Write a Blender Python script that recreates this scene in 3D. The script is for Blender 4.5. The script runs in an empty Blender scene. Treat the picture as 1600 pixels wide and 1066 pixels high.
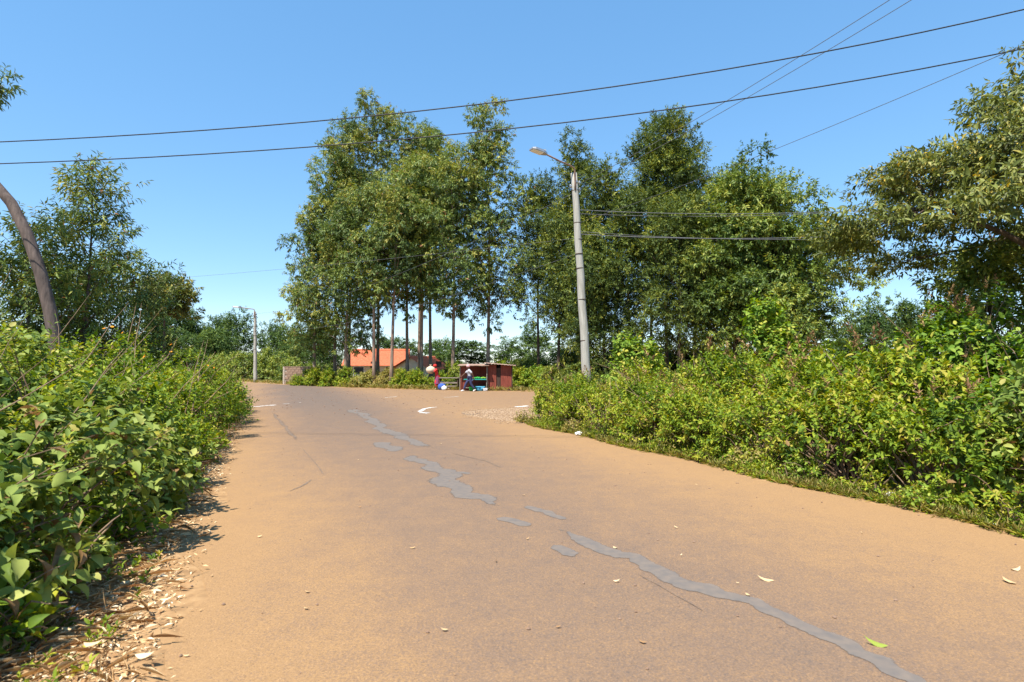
import bpy, bmesh, math, random
import numpy as np
from mathutils import Vector, Matrix
R = math.radians
rng = np.random.default_rng(7)
random.seed(7)
scene = bpy.context.scene
COL = scene.collection

# ------------------------------------------------------------------ camera, sky, sun, exposure
CAM_H, F, PITCH = 1.62, 889.0, R(2.4)            # metres, focal length in photo pixels, upward pitch
cam_d = bpy.data.cameras.new('camera')
cam = bpy.data.objects.new('camera', cam_d); COL.objects.link(cam)
cam.location = (0, 0, CAM_H); cam.rotation_euler = (R(90) + PITCH, 0, 0)
cam_d.sensor_width = 36.0; cam_d.lens = 36.0 * F / 1600.0
cam_d.clip_start = 0.05; cam_d.clip_end = 6000
cam_d.dof.use_dof = True; cam_d.dof.focus_distance = 16.0; cam_d.dof.aperture_fstop = 3.2
scene.camera = cam

SUN_AZ = Vector((-0.52, -0.85)).normalized(); SUN_EL = R(61)
world = bpy.data.worlds.new('World'); scene.world = world; world.use_nodes = True
nt = world.node_tree
bg = nt.nodes['Background']; sky = nt.nodes.new('ShaderNodeTexSky')
sky.sky_type = 'NISHITA'; sky.sun_disc = False
sky.sun_elevation = SUN_EL; sky.sun_rotation = math.atan2(SUN_AZ.x, SUN_AZ.y)
sky.altitude = 6000; sky.air_density = 1.7; sky.dust_density = 0.0; sky.ozone_density = 3.2
soft = nt.nodes.new('ShaderNodeGamma'); soft.inputs[1].default_value = 0.47          # evens out zenith and horizon
vivid = nt.nodes.new('ShaderNodeHueSaturation'); vivid.inputs['Saturation'].default_value = 1.74; vivid.inputs['Value'].default_value = 1.92
nt.links.new(sky.outputs[0], soft.inputs[0]); nt.links.new(soft.outputs[0], vivid.inputs['Color']); nt.links.new(vivid.outputs[0], bg.inputs[0]); bg.inputs[1].default_value = 0.15
sun_d = bpy.data.lights.new('sun', 'SUN'); sun = bpy.data.objects.new('sun', sun_d); COL.objects.link(sun)
sun_d.energy = 5.0; sun_d.angle = R(0.53); sun_d.color = (1.0, 0.94, 0.85)
sdir = Vector((SUN_AZ.x * math.cos(SUN_EL), SUN_AZ.y * math.cos(SUN_EL), math.sin(SUN_EL)))
sun.rotation_euler = sdir.to_track_quat('Z', 'Y').to_euler(); sun.location = (-10, -12, 30)
vs = scene.view_settings
vs.view_transform = 'Standard'; vs.look = 'None'; vs.gamma = 1.0; vs.use_curve_mapping = False
vs.exposure = 0.92

# ------------------------------------------------------------------ helpers
def G(px, py):                                   # photo pixel -> point on the ground
    d = Vector(((px - 800) / F, math.cos(PITCH) - (533 - py) / F * math.sin(PITCH),
                math.sin(PITCH) + (533 - py) / F * math.cos(PITCH)))
    t = -CAM_H / d.z
    return Vector((d.x * t, d.y * t, 0))
def P(px, py, dep):                              # photo pixel at a distance -> point in the place
    d = Vector(((px - 800) / F, math.cos(PITCH) - (533 - py) / F * math.sin(PITCH),
                math.sin(PITCH) + (533 - py) / F * math.cos(PITCH)))
    t = dep / d.y
    return Vector((d.x * t, dep, CAM_H + d.z * t))
def tag(o, label=None, cat=None, group=None, kind=None):
    if label: o['label'] = label
    if cat: o['category'] = cat
    if group: o['group'] = group
    if kind: o['kind'] = kind
    return o
def empty(name, loc=(0, 0, 0), rz=0):
    o = bpy.data.objects.new(name, None); COL.objects.link(o)
    o.location = loc; o.rotation_euler = (0, 0, rz); o.empty_display_size = 0.2
    return o
def link(name, me, mat=None, parent=None, loc=None):
    o = bpy.data.objects.new(name, me); COL.objects.link(o)
    if mat is not None and not me.materials: me.materials.append(mat)
    if parent is not None: o.parent = parent
    if loc is not None: o.location = loc
    return o

class MB:
    """collects boxes, tubes, lofts; build() links ONE mesh object"""
    def __init__(s): s.v, s.f = [], []
    def add(s, vs_, fs_):
        n = len(s.v); s.v += [tuple(v) for v in vs_]; s.f += [tuple(i + n for i in f) for f in fs_]
    def box(s, c, d, rz=0, rx=0, ry=0):
        m = Matrix.Translation(c) @ Matrix.Rotation(rz, 4, 'Z') @ Matrix.Rotation(ry, 4, 'Y') @ Matrix.Rotation(rx, 4, 'X')
        x, y, z = d[0] / 2, d[1] / 2, d[2] / 2
        s.add([m @ Vector(p) for p in [(-x,-y,-z),(x,-y,-z),(x,y,-z),(-x,y,-z),(-x,-y,z),(x,-y,z),(x,y,z),(-x,y,z)]],
              [(0,3,2,1),(4,5,6,7),(0,1,5,4),(1,2,6,5),(2,3,7,6),(3,0,4,7)])
    def tube(s, pts, rad, n=6, cap=True):
        pts = [Vector(p) for p in pts]; k = len(pts)
        if not hasattr(rad, '__len__'): rad = [rad] * k
        vs_, fs_ = [], []
        ref = None
        for i, p in enumerate(pts):
            t = (pts[min(i + 1, k - 1)] - pts[max(i - 1, 0)])
            t = t.normalized() if t.length > 1e-9 else Vector((0, 0, 1))
            if ref is None: ref = t.orthogonal().normalized()
            a = ref - t * ref.dot(t)
            a = a.normalized() if a.length > 1e-6 else t.orthogonal().normalized()
            ref = a; b = t.cross(a)
            for j in range(n):
                w = 2 * math.pi * j / n
                vs_.append(p + (a * math.cos(w) + b * math.sin(w)) * rad[i])
        for i in range(k - 1):
            for j in range(n):
                fs_.append((i*n + j, i*n + (j+1) % n, (i+1)*n + (j+1) % n, (i+1)*n + j))
        if cap:
            fs_.append(tuple(range(n - 1, -1, -1))); fs_.append(tuple((k-1)*n + j for j in range(n)))
        s.add(vs_, fs_)
    def lathe(s, prof, n=10, c=(0, 0, 0), sx=1, sy=1):
        k = len(prof); c = Vector(c)
        vs_ = [c + Vector((r*math.cos(2*math.pi*j/n)*sx, r*math.sin(2*math.pi*j/n)*sy, z)) for r, z in prof for j in range(n)]
        fs_ = [(i*n + j, i*n + (j+1) % n, (i+1)*n + (j+1) % n, (i+1)*n + j) for i in range(k-1) for j in range(n)]
        fs_ += [tuple(range(n-1, -1, -1)), tuple((k-1)*n + j for j in range(n))]
        s.add(vs_, fs_)
    def mesh(s, name, smooth=False):
        me = bpy.data.meshes.new(name); me.from_pydata(s.v, [], s.f); me.update()
        if smooth: me.polygons.foreach_set('use_smooth', [True] * len(me.polygons))
        return me
    def build(s, name, mat, parent=None, smooth=False, loc=None):
        return link(name, s.mesh(name, smooth), mat, parent, loc)

# ------------------------------------------------------------------ materials
def new_mat(name):
    m = bpy.data.materials.new(name); m.use_nodes = True
    n = m.node_tree.nodes; l = m.node_tree.links
    return m, n, l, n['Principled BSDF']
def ramp(n, stops, interp='LINEAR'):
    r = n.new('ShaderNodeValToRGB'); e = r.color_ramp.elements; r.color_ramp.interpolation = interp
    while len(e) < len(stops): e.new(0.5)
    for k, (p, c) in enumerate(stops):
        e[k].position = p; e[k].color = (*c, 1)
    return r
def leaf_mat(name, stops, trans=0.32, rough=0.5, spec=0.35):
    m, n, l, b = new_mat(name)
    a = n.new('ShaderNodeAttribute'); a.attribute_name = 'var'
    r = ramp(n, stops); l.new(a.outputs['Fac'], r.inputs[0])
    l.new(r.outputs[0], b.inputs['Base Color'])
    b.inputs['Roughness'].default_value = rough; b.inputs['Specular IOR Level'].default_value = spec
    t = n.new('ShaderNodeBsdfTranslucent')
    hs = n.new('ShaderNodeHueSaturation'); hs.inputs['Hue'].default_value = 0.485
    hs.inputs['Saturation'].default_value = 1.15; hs.inputs['Value'].default_value = 1.25
    l.new(r.outputs[0], hs.inputs['Color']); l.new(hs.outputs[0], t.inputs[0])
    mx = n.new('ShaderNodeMixShader'); mx.inputs[0].default_value = trans
    l.new(b.outputs[0], mx.inputs[1]); l.new(t.outputs[0], mx.inputs[2])
    l.new(mx.outputs[0], n['Material Output'].inputs[0])
    return m
def noise_mat(name, c1, c2, scale=8, rough=0.85, bump=0.3, detail=6, stretch=(1, 1, 1), dist=0.02, c3=None, spec=0.3):
    m, n, l, b = new_mat(name)
    tc = n.new('ShaderNodeTexCoord'); mp = n.new('ShaderNodeMapping'); mp.inputs['Scale'].default_value = stretch
    nz = n.new('ShaderNodeTexNoise'); nz.inputs['Scale'].default_value = scale; nz.inputs['Detail'].default_value = detail
    l.new(tc.outputs['Object'], mp.inputs[0]); l.new(mp.outputs[0], nz.inputs['Vector'])
    st = [(0.3, c1), (0.7, c2)] if c3 is None else [(0.28, c1), (0.5, c2), (0.72, c3)]
    r = ramp(n, st); l.new(nz.outputs[0], r.inputs[0]); l.new(r.outputs[0], b.inputs['Base Color'])
    b.inputs['Roughness'].default_value = rough; b.inputs['Specular IOR Level'].default_value = spec
    if bump:
        bp = n.new('ShaderNodeBump'); bp.inputs['Strength'].default_value = bump; bp.inputs['Distance'].default_value = dist
        l.new(nz.outputs[0], bp.inputs['Height']); l.new(bp.outputs[0], b.inputs['Normal'])
    return m

def road_mat():
    m, n, l, b = new_mat('dusty_asphalt')
    tc = n.new('ShaderNodeTexCoord')
    sep = n.new('ShaderNodeSeparateXYZ'); l.new(tc.outputs['Object'], sep.inputs[0])
    def math_(op, a, b2=None):
        q = n.new('ShaderNodeMath'); q.operation = op
        for i, x in enumerate((a, b2)):
            if x is None: continue
            if isinstance(x, (int, float)): q.inputs[i].default_value = x
            else: l.new(x, q.inputs[i])
        return q.outputs[0]
    def noise(scale, detail=5, rough=0.6, stretch=None):
        z = n.new('ShaderNodeTexNoise'); z.inputs['Scale'].default_value = scale
        z.inputs['Detail'].default_value = detail; z.inputs['Roughness'].default_value = rough
        if stretch:
            mp = n.new('ShaderNodeMapping'); mp.inputs['Rotation'].default_value = (0, 0, -math.atan(0.437)); mp.inputs['Scale'].default_value = stretch
            l.new(tc.outputs['Object'], mp.inputs[0]); l.new(mp.outputs[0], z.inputs['Vector'])
        else: l.new(tc.outputs['Object'], z.inputs['Vector'])
        return z.outputs[0]
    # metres across the carriageway, 0 at the left edge, about 6.9 at the right one
    across = math_('MULTIPLY', math_('ADD', math_('ADD', sep.outputs[0], math_('MULTIPLY', sep.outputs[1], 0.437)), 0.5), 0.916)
    big = noise(0.55, 6, 0.65, (1.0, 0.35, 1)); mid = noise(2.6, 7, 0.7); fine = noise(70, 5, 0.7); grit = noise(120, 4, 0.75)
    # dust lies thick along both edges and thins where wheels run and towards the junction
    wob = math_('ADD', across, math_('MULTIPLY', math_('SUBTRACT', big, 0.5), 2.2))
    edge = ramp(n, [(0.0, (1,1,1)), (0.10, (0.75,)*3), (0.24, (0.38,)*3), (0.46, (0.30,)*3), (0.62, (0.55,)*3), (0.84, (0.95,)*3), (1.0, (1,1,1))])
    l.new(math_('MULTIPLY', wob, 1/7.4), edge.inputs[0])
    far = n.new('ShaderNodeMapRange'); far.inputs['From Min'].default_value = 7; far.inputs['From Max'].default_value = 24
    far.inputs['To Min'].default_value = 0.10; far.inputs['To Max'].default_value = -0.28
    l.new(sep.outputs[1], far.inputs['Value'])
    dust = math_('ADD', math_('ADD', edge.outputs[0], far.outputs[0]), math_('MULTIPLY', math_('SUBTRACT', mid, 0.5), 0.7))
    dust = math_('ADD', dust, math_('MULTIPLY', math_('SUBTRACT', fine, 0.5), 2.3)); dust = math_('ADD', dust, math_('MULTIPLY', math_('SUBTRACT', noise(18, 6, .75), 0.5), 0.7))
    col = ramp(n, [(0.0, (0.140, 0.106, 0.084)), (0.35, (0.195, 0.130, 0.088)), (0.7, (0.258, 0.160, 0.089)), (1.0, (0.328, 0.196, 0.091))])
    l.new(dust, col.inputs[0])
    sp = ramp(n, [(0.30, (0.25,)*3), (0.41, (0.84,)*3), (0.58, (1.0,)*3), (0.70, (1.55,)*3)])
    l.new(grit, sp.inputs[0])
    mul = n.new('ShaderNodeMixRGB'); mul.blend_type = 'MULTIPLY'; mul.inputs[0].default_value = 0.85
    l.new(col.outputs[0], mul.inputs[1]); l.new(sp.outputs[0], mul.inputs[2])
    l.new(mul.outputs[0], b.inputs['Base Color'])
    b.inputs['Roughness'].default_value = 0.9; b.inputs['Specular IOR Level'].default_value = 0.2
    bp = n.new('ShaderNodeBump'); bp.inputs['Strength'].default_value = 0.5; bp.inputs['Distance'].default_value = 0.006
    l.new(math_('ADD', fine, math_('MULTIPLY', grit, 0.8)), bp.inputs['Height']); l.new(bp.outputs[0], b.inputs['Normal'])
    return m

M = {}
M['road'] = road_mat()
M['ground'] = noise_mat('soil_and_grass', (0.10, 0.10, 0.035), (0.22, 0.14, 0.07), 0.9, 0.95, 0.6, 9, dist=0.1, c3=(0.14, 0.15, 0.04))
M['verge'] = noise_mat('orange_verge_soil', (0.20, 0.118, 0.056), (0.315, 0.188, 0.086), 9, 0.95, 0.7, 10, dist=0.02, c3=(0.37, 0.235, 0.115))
M['gravel'] = noise_mat('gravel_verge', (0.22, 0.14, 0.09), (0.46, 0.32, 0.19), 26, 0.95, 0.9, 8, dist=0.03)
M['tar'] = noise_mat('worn_tar', (0.135, 0.118, 0.105), (0.185, 0.148, 0.118), 14, 0.7, 0.25, 9, dist=0.004)
M['crack'] = noise_mat('tar_crack', (0.11, 0.08, 0.062), (0.22, 0.155, 0.105), 20, 0.9, 0.2)
M['paint'] = noise_mat('worn_white_paint', (0.42, 0.37, 0.32), (0.80, 0.79, 0.76), 22, 0.8, 0.1, 8)
M['straw'] = leaf_mat('dry_leaf_litter', [(0, (0.16, 0.085, 0.04)), (0.3, (0.38, 0.22, 0.10)), (0.65, (0.62, 0.45, 0.24)), (1, (0.80, 0.70, 0.50))], 0.12, 0.7, 0.2)
M['lantana'] = leaf_mat('lantana_leaf', [(0, (0.045, 0.09, 0.012)), (0.35, (0.11, 0.185, 0.018)), (0.7, (0.235, 0.31, 0.024)), (0.93, (0.42, 0.42, 0.045)), (1, (0.28, 0.175, 0.075))], 0.3, 0.6, 0.18)
M['sage'] = leaf_mat('broad_soft_leaf', [(0, (0.055, 0.10, 0.018)), (0.4, (0.14, 0.205, 0.035)), (0.75, (0.27, 0.335, 0.075)), (0.94, (0.44, 0.45, 0.12)), (0.96, (0.36, 0.31, 0.09)), (1, (0.27, 0.165, 0.075))], 0.28, 0.6, 0.2)
M['vine'] = leaf_mat('bright_vine_leaf', [(0, (0.06, 0.13, 0.016)), (0.5, (0.17, 0.28, 0.03)), (0.9, (0.34, 0.41, 0.07)), (1, (0.46, 0.38, 0.05))], 0.32, 0.6, 0.2)
M['euca'] = leaf_mat('eucalyptus_leaf', [(0, (0.05, 0.085, 0.03)), (0.4, (0.118, 0.178, 0.046)), (0.75, (0.215, 0.275, 0.056)), (0.95, (0.36, 0.35, 0.07)), (1, (0.30, 0.15, 0.07))], 0.24, 0.5, 0.3)
M['wattle'] = leaf_mat('wattle_leaf', [(0, (0.042, 0.068, 0.022)), (0.45, (0.105, 0.15, 0.034)), (0.8, (0.20, 0.24, 0.042)), (1, (0.34, 0.33, 0.055))], 0.24, 0.55, 0.2)
M['glossy'] = leaf_mat('bright_green_leaf', [(0, (0.045, 0.085, 0.02)), (0.45, (0.125, 0.19, 0.035)), (0.8, (0.225, 0.29, 0.055)), (1, (0.40, 0.40, 0.08))], 0.26, 0.5, 0.3)
M['bronze'] = leaf_mat('bronze_green_leaf', [(0, (0.05, 0.058, 0.016)), (0.35, (0.115, 0.14, 0.03)), (0.7, (0.21, 0.24, 0.055)), (0.93, (0.36, 0.33, 0.10)), (1, (0.50, 0.36, 0.04))], 0.24, 0.5, 0.3)
M['farleaf'] = leaf_mat('distant_tree_leaf', [(0, (0.035, 0.07, 0.022)), (0.5, (0.085, 0.145, 0.036)), (1, (0.17, 0.23, 0.05))], 0.26, 0.6, 0.15)
M['seed'] = leaf_mat('dry_seed_head', [(0, (0.15, 0.08, 0.045)), (0.5, (0.26, 0.15, 0.075)), (1, (0.40, 0.27, 0.13))], 0.2, 0.8, 0.1)
M['petal'] = leaf_mat('orange_petal', [(0, (0.75, 0.24, 0.01)), (1, (0.90, 0.45, 0.02))], 0.3, 0.6)
M['dryweed'] = leaf_mat('yellow_weed', [(0, (0.13, 0.15, 0.03)), (0.5, (0.27, 0.26, 0.05)), (1, (0.45, 0.35, 0.12))], 0.3)
M['stem'] = noise_mat('brown_stem', (0.12, 0.075, 0.045), (0.28, 0.19, 0.12), 12, 0.85, 0.2, stretch=(1, 1, 0.3))
M['bark'] = noise_mat('eucalyptus_bark', (0.10, 0.07, 0.055), (0.26, 0.18, 0.13), 3, 0.85, 0.5, 9, (3, 3, 0.4), 0.04, (0.34, 0.25, 0.19))
M['darkbark'] = noise_mat('dark_bark', (0.045, 0.032, 0.025), (0.13, 0.09, 0.065), 4, 0.9, 0.6, 9, (3, 3, 0.5), 0.04)
M['greybark'] = noise_mat('smooth_grey_bark', (0.06, 0.043, 0.036), (0.15, 0.11, 0.092), 5, 0.8, 0.5, 9, (3, 3, 0.6), 0.03)
M['pole'] = noise_mat('weathered_pole_wood', (0.27, 0.25, 0.21), (0.44, 0.42, 0.37), 9, 0.85, 0.4, 9, (4, 4, 0.25), 0.01)
M['metal'] = noise_mat('galvanised_metal', (0.30, 0.31, 0.32), (0.45, 0.45, 0.46), 20, 0.45, 0.05); M['metal'].node_tree.nodes['Principled BSDF'].inputs['Metallic'].default_value = 0.7
M['rustarm'] = noise_mat('brown_painted_tube', (0.16, 0.09, 0.06), (0.28, 0.18, 0.13), 14, 0.6, 0.1)
M['lens'] = noise_mat('white_lamp_glass', (0.78, 0.78, 0.75), (0.86, 0.86, 0.84), 5, 0.25, 0)
M['cable'] = noise_mat('black_cable', (0.015, 0.015, 0.017), (0.035, 0.035, 0.038), 30, 0.6, 0)
M['thinwire'] = noise_mat('grey_wire', (0.08, 0.08, 0.09), (0.16, 0.16, 0.17), 30, 0.5, 0)
M['tile'] = noise_mat('orange_roof_tile', (0.50, 0.13, 0.06), (0.66, 0.22, 0.11), 6, 0.8, 0.4, 8)
M['cream'] = noise_mat('cream_plaster', (0.55, 0.46, 0.33), (0.68, 0.60, 0.46), 3, 0.9, 0.1)
M['dark'] = noise_mat('dark_glass', (0.02, 0.022, 0.025), (0.05, 0.05, 0.055), 3, 0.2, 0)
M['block'] = noise_mat('brown_stone_block', (0.17, 0.105, 0.07), (0.30, 0.20, 0.14), 7, 0.95, 0.7, 9)
M['mortar'] = noise_mat('pale_mortar', (0.30, 0.24, 0.19), (0.42, 0.35, 0.28), 12, 0.95, 0.3)
M['redwood'] = noise_mat('red_brown_painted_board', (0.16, 0.035, 0.022), (0.26, 0.065, 0.04), 5, 0.8, 0.3, 8, (2, 2, 0.4))
M['darkwood'] = noise_mat('dark_timber', (0.035, 0.022, 0.016), (0.09, 0.055, 0.038), 6, 0.85, 0.3, 8, (3, 3, 0.4))
M['greywood'] = noise_mat('old_grey_timber', (0.14, 0.11, 0.09), (0.30, 0.25, 0.20), 6, 0.9, 0.3, 8, (0.5, 3, 3))
M['rustroof'] = noise_mat('rusty_iron_sheet', (0.22, 0.11, 0.07), (0.42, 0.30, 0.23), 4, 0.7, 0.2, 8)
def flat(name, c, rough=0.8): 
    M[name] = noise_mat(name, tuple(x * 0.85 for x in c), tuple(min(1, x * 1.12) for x in c), 14, rough, 0.08)
for nm, c in (('skin', (0.10, 0.05, 0.032)), ('red_cloth', (0.62, 0.035, 0.03)), ('plum_cloth', (0.20, 0.045, 0.11)), ('sack_cloth', (0.60, 0.47, 0.34)),
              ('grey_cloth', (0.46, 0.46, 0.50)), ('navy_cloth', (0.035, 0.04, 0.10)), ('pink_cloth', (0.66, 0.36, 0.36)), ('white_shoe', (0.7, 0.68, 0.64)),
              ('hair', (0.012, 0.010, 0.009)), ('blue_plastic', (0.04, 0.10, 0.38)), ('teal_plastic', (0.02, 0.32, 0.28)), ('green_goods', (0.05, 0.36, 0.06)),
              ('lime_goods', (0.25, 0.42, 0.05)), ('sky_plastic', (0.10, 0.42, 0.62)), ('white_plastic', (0.74, 0.74, 0.74)), ('orange_goods', (0.62, 0.20, 0.03))):
    flat(nm, c)

def worn(mat, scale=7, lo=.38, hi=.62, amt=1.1):
    """let a worn surface break up towards its rim"""
    n = mat.node_tree.nodes; l = mat.node_tree.links; b = n['Principled BSDF']
    a = n.new('ShaderNodeAttribute'); a.attribute_name = 'cover'; tc = n.new('ShaderNodeTexCoord')
    z = n.new('ShaderNodeTexNoise'); z.inputs['Scale'].default_value = scale; z.inputs['Detail'].default_value = 8; z.inputs['Roughness'].default_value = .72
    l.new(tc.outputs['Object'], z.inputs['Vector'])
    m1 = n.new('ShaderNodeMath'); m1.operation = 'MULTIPLY_ADD'; l.new(z.outputs[0], m1.inputs[0]); m1.inputs[1].default_value = amt; l.new(a.outputs['Fac'], m1.inputs[2])
    m2 = n.new('ShaderNodeMath'); m2.operation = 'SUBTRACT'; l.new(m1.outputs[0], m2.inputs[0]); m2.inputs[1].default_value = amt / 2
    mr = n.new('ShaderNodeMapRange'); mr.interpolation_type = 'SMOOTHSTEP'; mr.inputs['From Min'].default_value = lo; mr.inputs['From Max'].default_value = hi; l.new(m2.outputs[0], mr.inputs['Value'])
    tr = n.new('ShaderNodeBsdfTransparent'); mx = n.new('ShaderNodeMixShader'); l.new(mr.outputs[0], mx.inputs[0]); l.new(tr.outputs[0], mx.inputs[1]); l.new(b.outputs[0], mx.inputs[2])
    l.new(mx.outputs[0], n['Material Output'].inputs[0])
worn(M['tar'], 4.5, .42, .60, 1.35); worn(M['paint'], 9, .5, .6, 2.2); worn(M['crack'], 16, .55, .7, 2.4)
# ------------------------------------------------------------------ ground, road, verges
def strip(name, left, right, mat, z=0.0, parent=None):
    me = bpy.data.meshes.new(name)
    v = [(p[0], p[1], z) for p in left] + [(p[0], p[1], z) for p in right]; k = len(left)
    me.from_pydata(v, [], [(i, k + i, k + i + 1, i + 1) for i in range(k - 1)]); me.update()
    return link(name, me, mat, parent)
me = bpy.data.meshes.new('ground')
me.from_pydata([(-3000, -3000, 0), (3000, -3000, 0), (3000, 3000, 0), (-3000, 3000, 0)], [], [(0, 1, 2, 3)])
ground = tag(link('ground', me, M['ground']), 'red soil and grass ground reaching the horizon', kind='structure')

def edgeL(y): return -0.5 - 0.44 * y
def edgeR(y): return 7.06 - 0.433 * y
def wig(y, s): return 0.10 * math.sin(y * 1.9 + s) + 0.06 * math.sin(y * 4.7 + 2 * s) + 0.03 * math.sin(y * 11.3 + s)
left_edge = [(edgeL(y) + wig(y, 0.4), y) for y in np.arange(-30, 21, 0.25)] + [(-9.9, 21.4), (-10.8, 22.8), (-12.6, 25.0), (-16, 28.0), (-22, 32.3), (-32, 39.5), (-60, 58)]
right_edge = [(edgeR(y) + wig(y, 2.1), y) for y in np.arange(-30, 15.6, 0.25)] + [(-0.1, 16.3), (-0.9, 17.3), (-1.6, 18.6), (-1.7, 19.6), (-1.0, 20.7), (0.3, 21.6), (3, 22.2), (12, 20.5), (30, 14), (60, 2)]
far_edge = [(60, 12), (30, 22.5), (12, 30.2), (4.5, 32.9), (0, 34.4), (-3.2, 35.8), (-6.6, 37.0), (-11.7, 40.2), (-18.8, 46.5), (-26.6, 54.3), (-45, 68), (-60, 79)]
bm = bmesh.new()
ring = [bm.verts.new((x, y, 0.012)) for x, y in right_edge + far_edge + left_edge[::-1]]
f = bm.faces.new(ring); bmesh.ops.triangulate(bm, faces=[f])
me = bpy.data.meshes.new('road'); bm.to_mesh(me); bm.free()
if me.polygons[0].normal.z < 0: me.flip_normals()
road = tag(link('road', me, M['road']), 'dusty brown asphalt road with a T junction', kind='structure')

def patch(name, pix, width, mat, z, parent, seed, jag=0.35, taper=True):
    """a worn strip lying on the road along a polyline of ground points"""
    r = random.Random(seed)
    pts = [G(*p) for p in pix]; out = []
    for a, b in zip(pts[:-1], pts[1:]):
        k = max(2, int((b - a).length / 0.09)); sd_ = Vector((-(b - a).y, (b - a).x, 0)).normalized()
        out += [a.lerp(b, i / k) + sd_ * width * (.3 * math.sin(i * .25 + seed) + .1 * math.sin(i * .7)) * math.sin(math.pi * i / k) for i in range(k)]
    out.append(pts[-1]); rows, cov = [], []
    for i, p in enumerate(out):
        t = (out[min(i+1, len(out)-1)] - out[max(i-1, 0)]).normalized(); s = Vector((-t.y, t.x, 0))
        u = i / (len(out) - 1)
        sl_ = i * 0.09; w = width * (min(1, 6*u, 6*(1-u)) ** 0.6 if taper else 1) * (1 + 0.20 * math.sin(sl_ * 2.3 + seed) + .10 * math.sin(sl_ * 6.3 + 2 * seed)) / 2
        rows.append([p + s * w * q * (1 + r.uniform(-jag, jag) * .4) for q in (1.5, .35, -.35, -1.5)]); cov.append(min(1, 7*u, 7*(1-u)) if taper else 1)
    me = bpy.data.meshes.new(name); v = [(q.x, q.y, z + (seed % 30) * .00015) for row in rows for q in row]
    me.from_pydata(v, [], [(4*i+j, 4*i+j+1, 4*i+5+j, 4*i+4+j) for i in range(len(rows)-1) for j in range(3)]); me.update()
    if me.polygons[0].normal.z < 0: me.flip_normals()
    at = me.attributes.new('cover', 'FLOAT', 'POINT'); at.data.foreach_set('value', [c * q for c in cov for q in (0, 1, 1, 0)])
    return link(name, me, mat, parent)
seams = [([(568,645),(584,661),(607,676),(630,686),(652,695),(685,708)], .34), ([(581,692),(600,699),(620,708)], .34),
         ([(633,710),(662,723),(698,739),(704,759),(737,777),(776,791),(799,800)], .34), ([(767,811),(800,815),(832,826)], .17),
         ([(821,791),(855,802),(891,815)], .17), ([(852,821),(886,833),(947,864),(992,872),(1049,907),(1105,923),(1178,943),(1229,968),(1319,1007),(1375,1036),(1426,1064),(1500,1110),(1620,1190)], .17),
         ([(860,853),(880,861),(900,876)], .14), ([(545,640),(560,646),(575,652)], .4), ([(700,741),(722,740),(732,744)], .14), ([(660,741),(672,739)], .12)]
for i, (px, w) in enumerate(seams):
    if i < 9: patch('tar_seam', px, w, M['tar'], 0.0145, road, i)
cracks = [([(425,645),(440,662),(452,676),(467,694)], .10), ([(448,771),(470,762),(490,750)], .035), ([(470,700),(490,722),(510,748)], .02),
          ([(985,895),(1015,910),(1050,930),(1110,965)], .012), ([(720,645),(735,649),(752,645)], .16), ([(700,708),(760,722),(790,735)], .03)]
for i, (px, w) in enumerate(cracks): patch('surface_crack', px, w, M['crack'], 0.0150, road, 30 + i, 0.7)
marks = [([(386,637),(410,635),(432,633)], .22), ([(440,632),(455,631)], .12), ([(464,630),(474,629.5)], .10), ([(656,645),(661,641),(668,638.5),(680,637),(690,636.5)], .16),
         ([(653,645.5),(664,646.5),(676,646)], .30), ([(808,637),(822,634.5)], .3), ([(600,622),(622,620)], .12), ([(690,622),(720,620)], .10)]
for i, (px, w) in enumerate(marks): patch('worn_road_marking', px, w, M['paint'], 0.0165, road, 60 + i, 0.8)

def vnoise(x, y, s=0):
    return (math.sin(x*1.7+s)*math.sin(y*1.3+2*s) + 0.5*math.sin(x*4.1+y*2.3+s) + 0.3*math.sin(x*9.2-y*7.7+s)) / 1.8
def verge(name, y0, y1, off0, off1, side, mat, label, amp=0.05):
    ys = np.arange(y0, y1, 0.10); us = np.linspace(0, 1, 34) ** 1.6
    v, fc = [], []
    for y in ys:
        for u in us:
            o = off0 + (off1 - off0) * u
            x = (edgeL(y) - o) if side < 0 else (edgeR(y) + o)
            z = 0.007 + .010 * max(0, min(1, u * 9)) * (vnoise(x*4.3, y*4.1, 1.3) * .6 + vnoise(x*11, y*12, 2.1) * .5 + .1) + max(0, u - 0.22) * (amp * 1.1) + amp * max(0, min(1, (u - 0.18) * 4)) * (vnoise(x*1.8, y*1.8) * 0.5 + 0.5)
            v.append((x, y, z))
    n = len(us)
    for i in range(len(ys) - 1):
        for j in range(n - 1): fc.append((i*n+j, i*n+j+1, (i+1)*n+j+1, (i+1)*n+j))
    me = bpy.data.meshes.new(name); me.from_pydata(v, [], fc); me.update()
    me.polygons.foreach_set('use_smooth', [True]*len(me.polygons))
    return tag(link(name, me, mat), label, kind='structure')
verge('roadside_verge', -3, 21.5, -0.45, 5.0, -1, M['verge'], 'orange soil verge with dry leaves along the thicket')
verge('roadside_verge', -3, 16.5, -0.40, 5.0, 1, M['verge'], 'orange soil verge under the weeds of the long thicket')
me = bpy.data.meshes.new('gravel_corner')
gv = [(-0.2, 15.2), (-1.75, 18.3), (-2.0, 19.6), (-1.2, 21.0), (0.3, 22.0), (3.2, 22.6), (4.5, 20), (2, 16)]
me.from_pydata([(x, y, 0.009) for x, y in gv], [], [tuple(range(len(gv)))][::1]); me.update()
if me.polygons[0].normal.z < 0: me.flip_normals()
tag(link('gravel_corner', me, M['gravel']), 'pale gravel corner where the side road meets the thicket', kind='structure')
g = np.random.default_rng(55); mb = MB()
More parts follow.
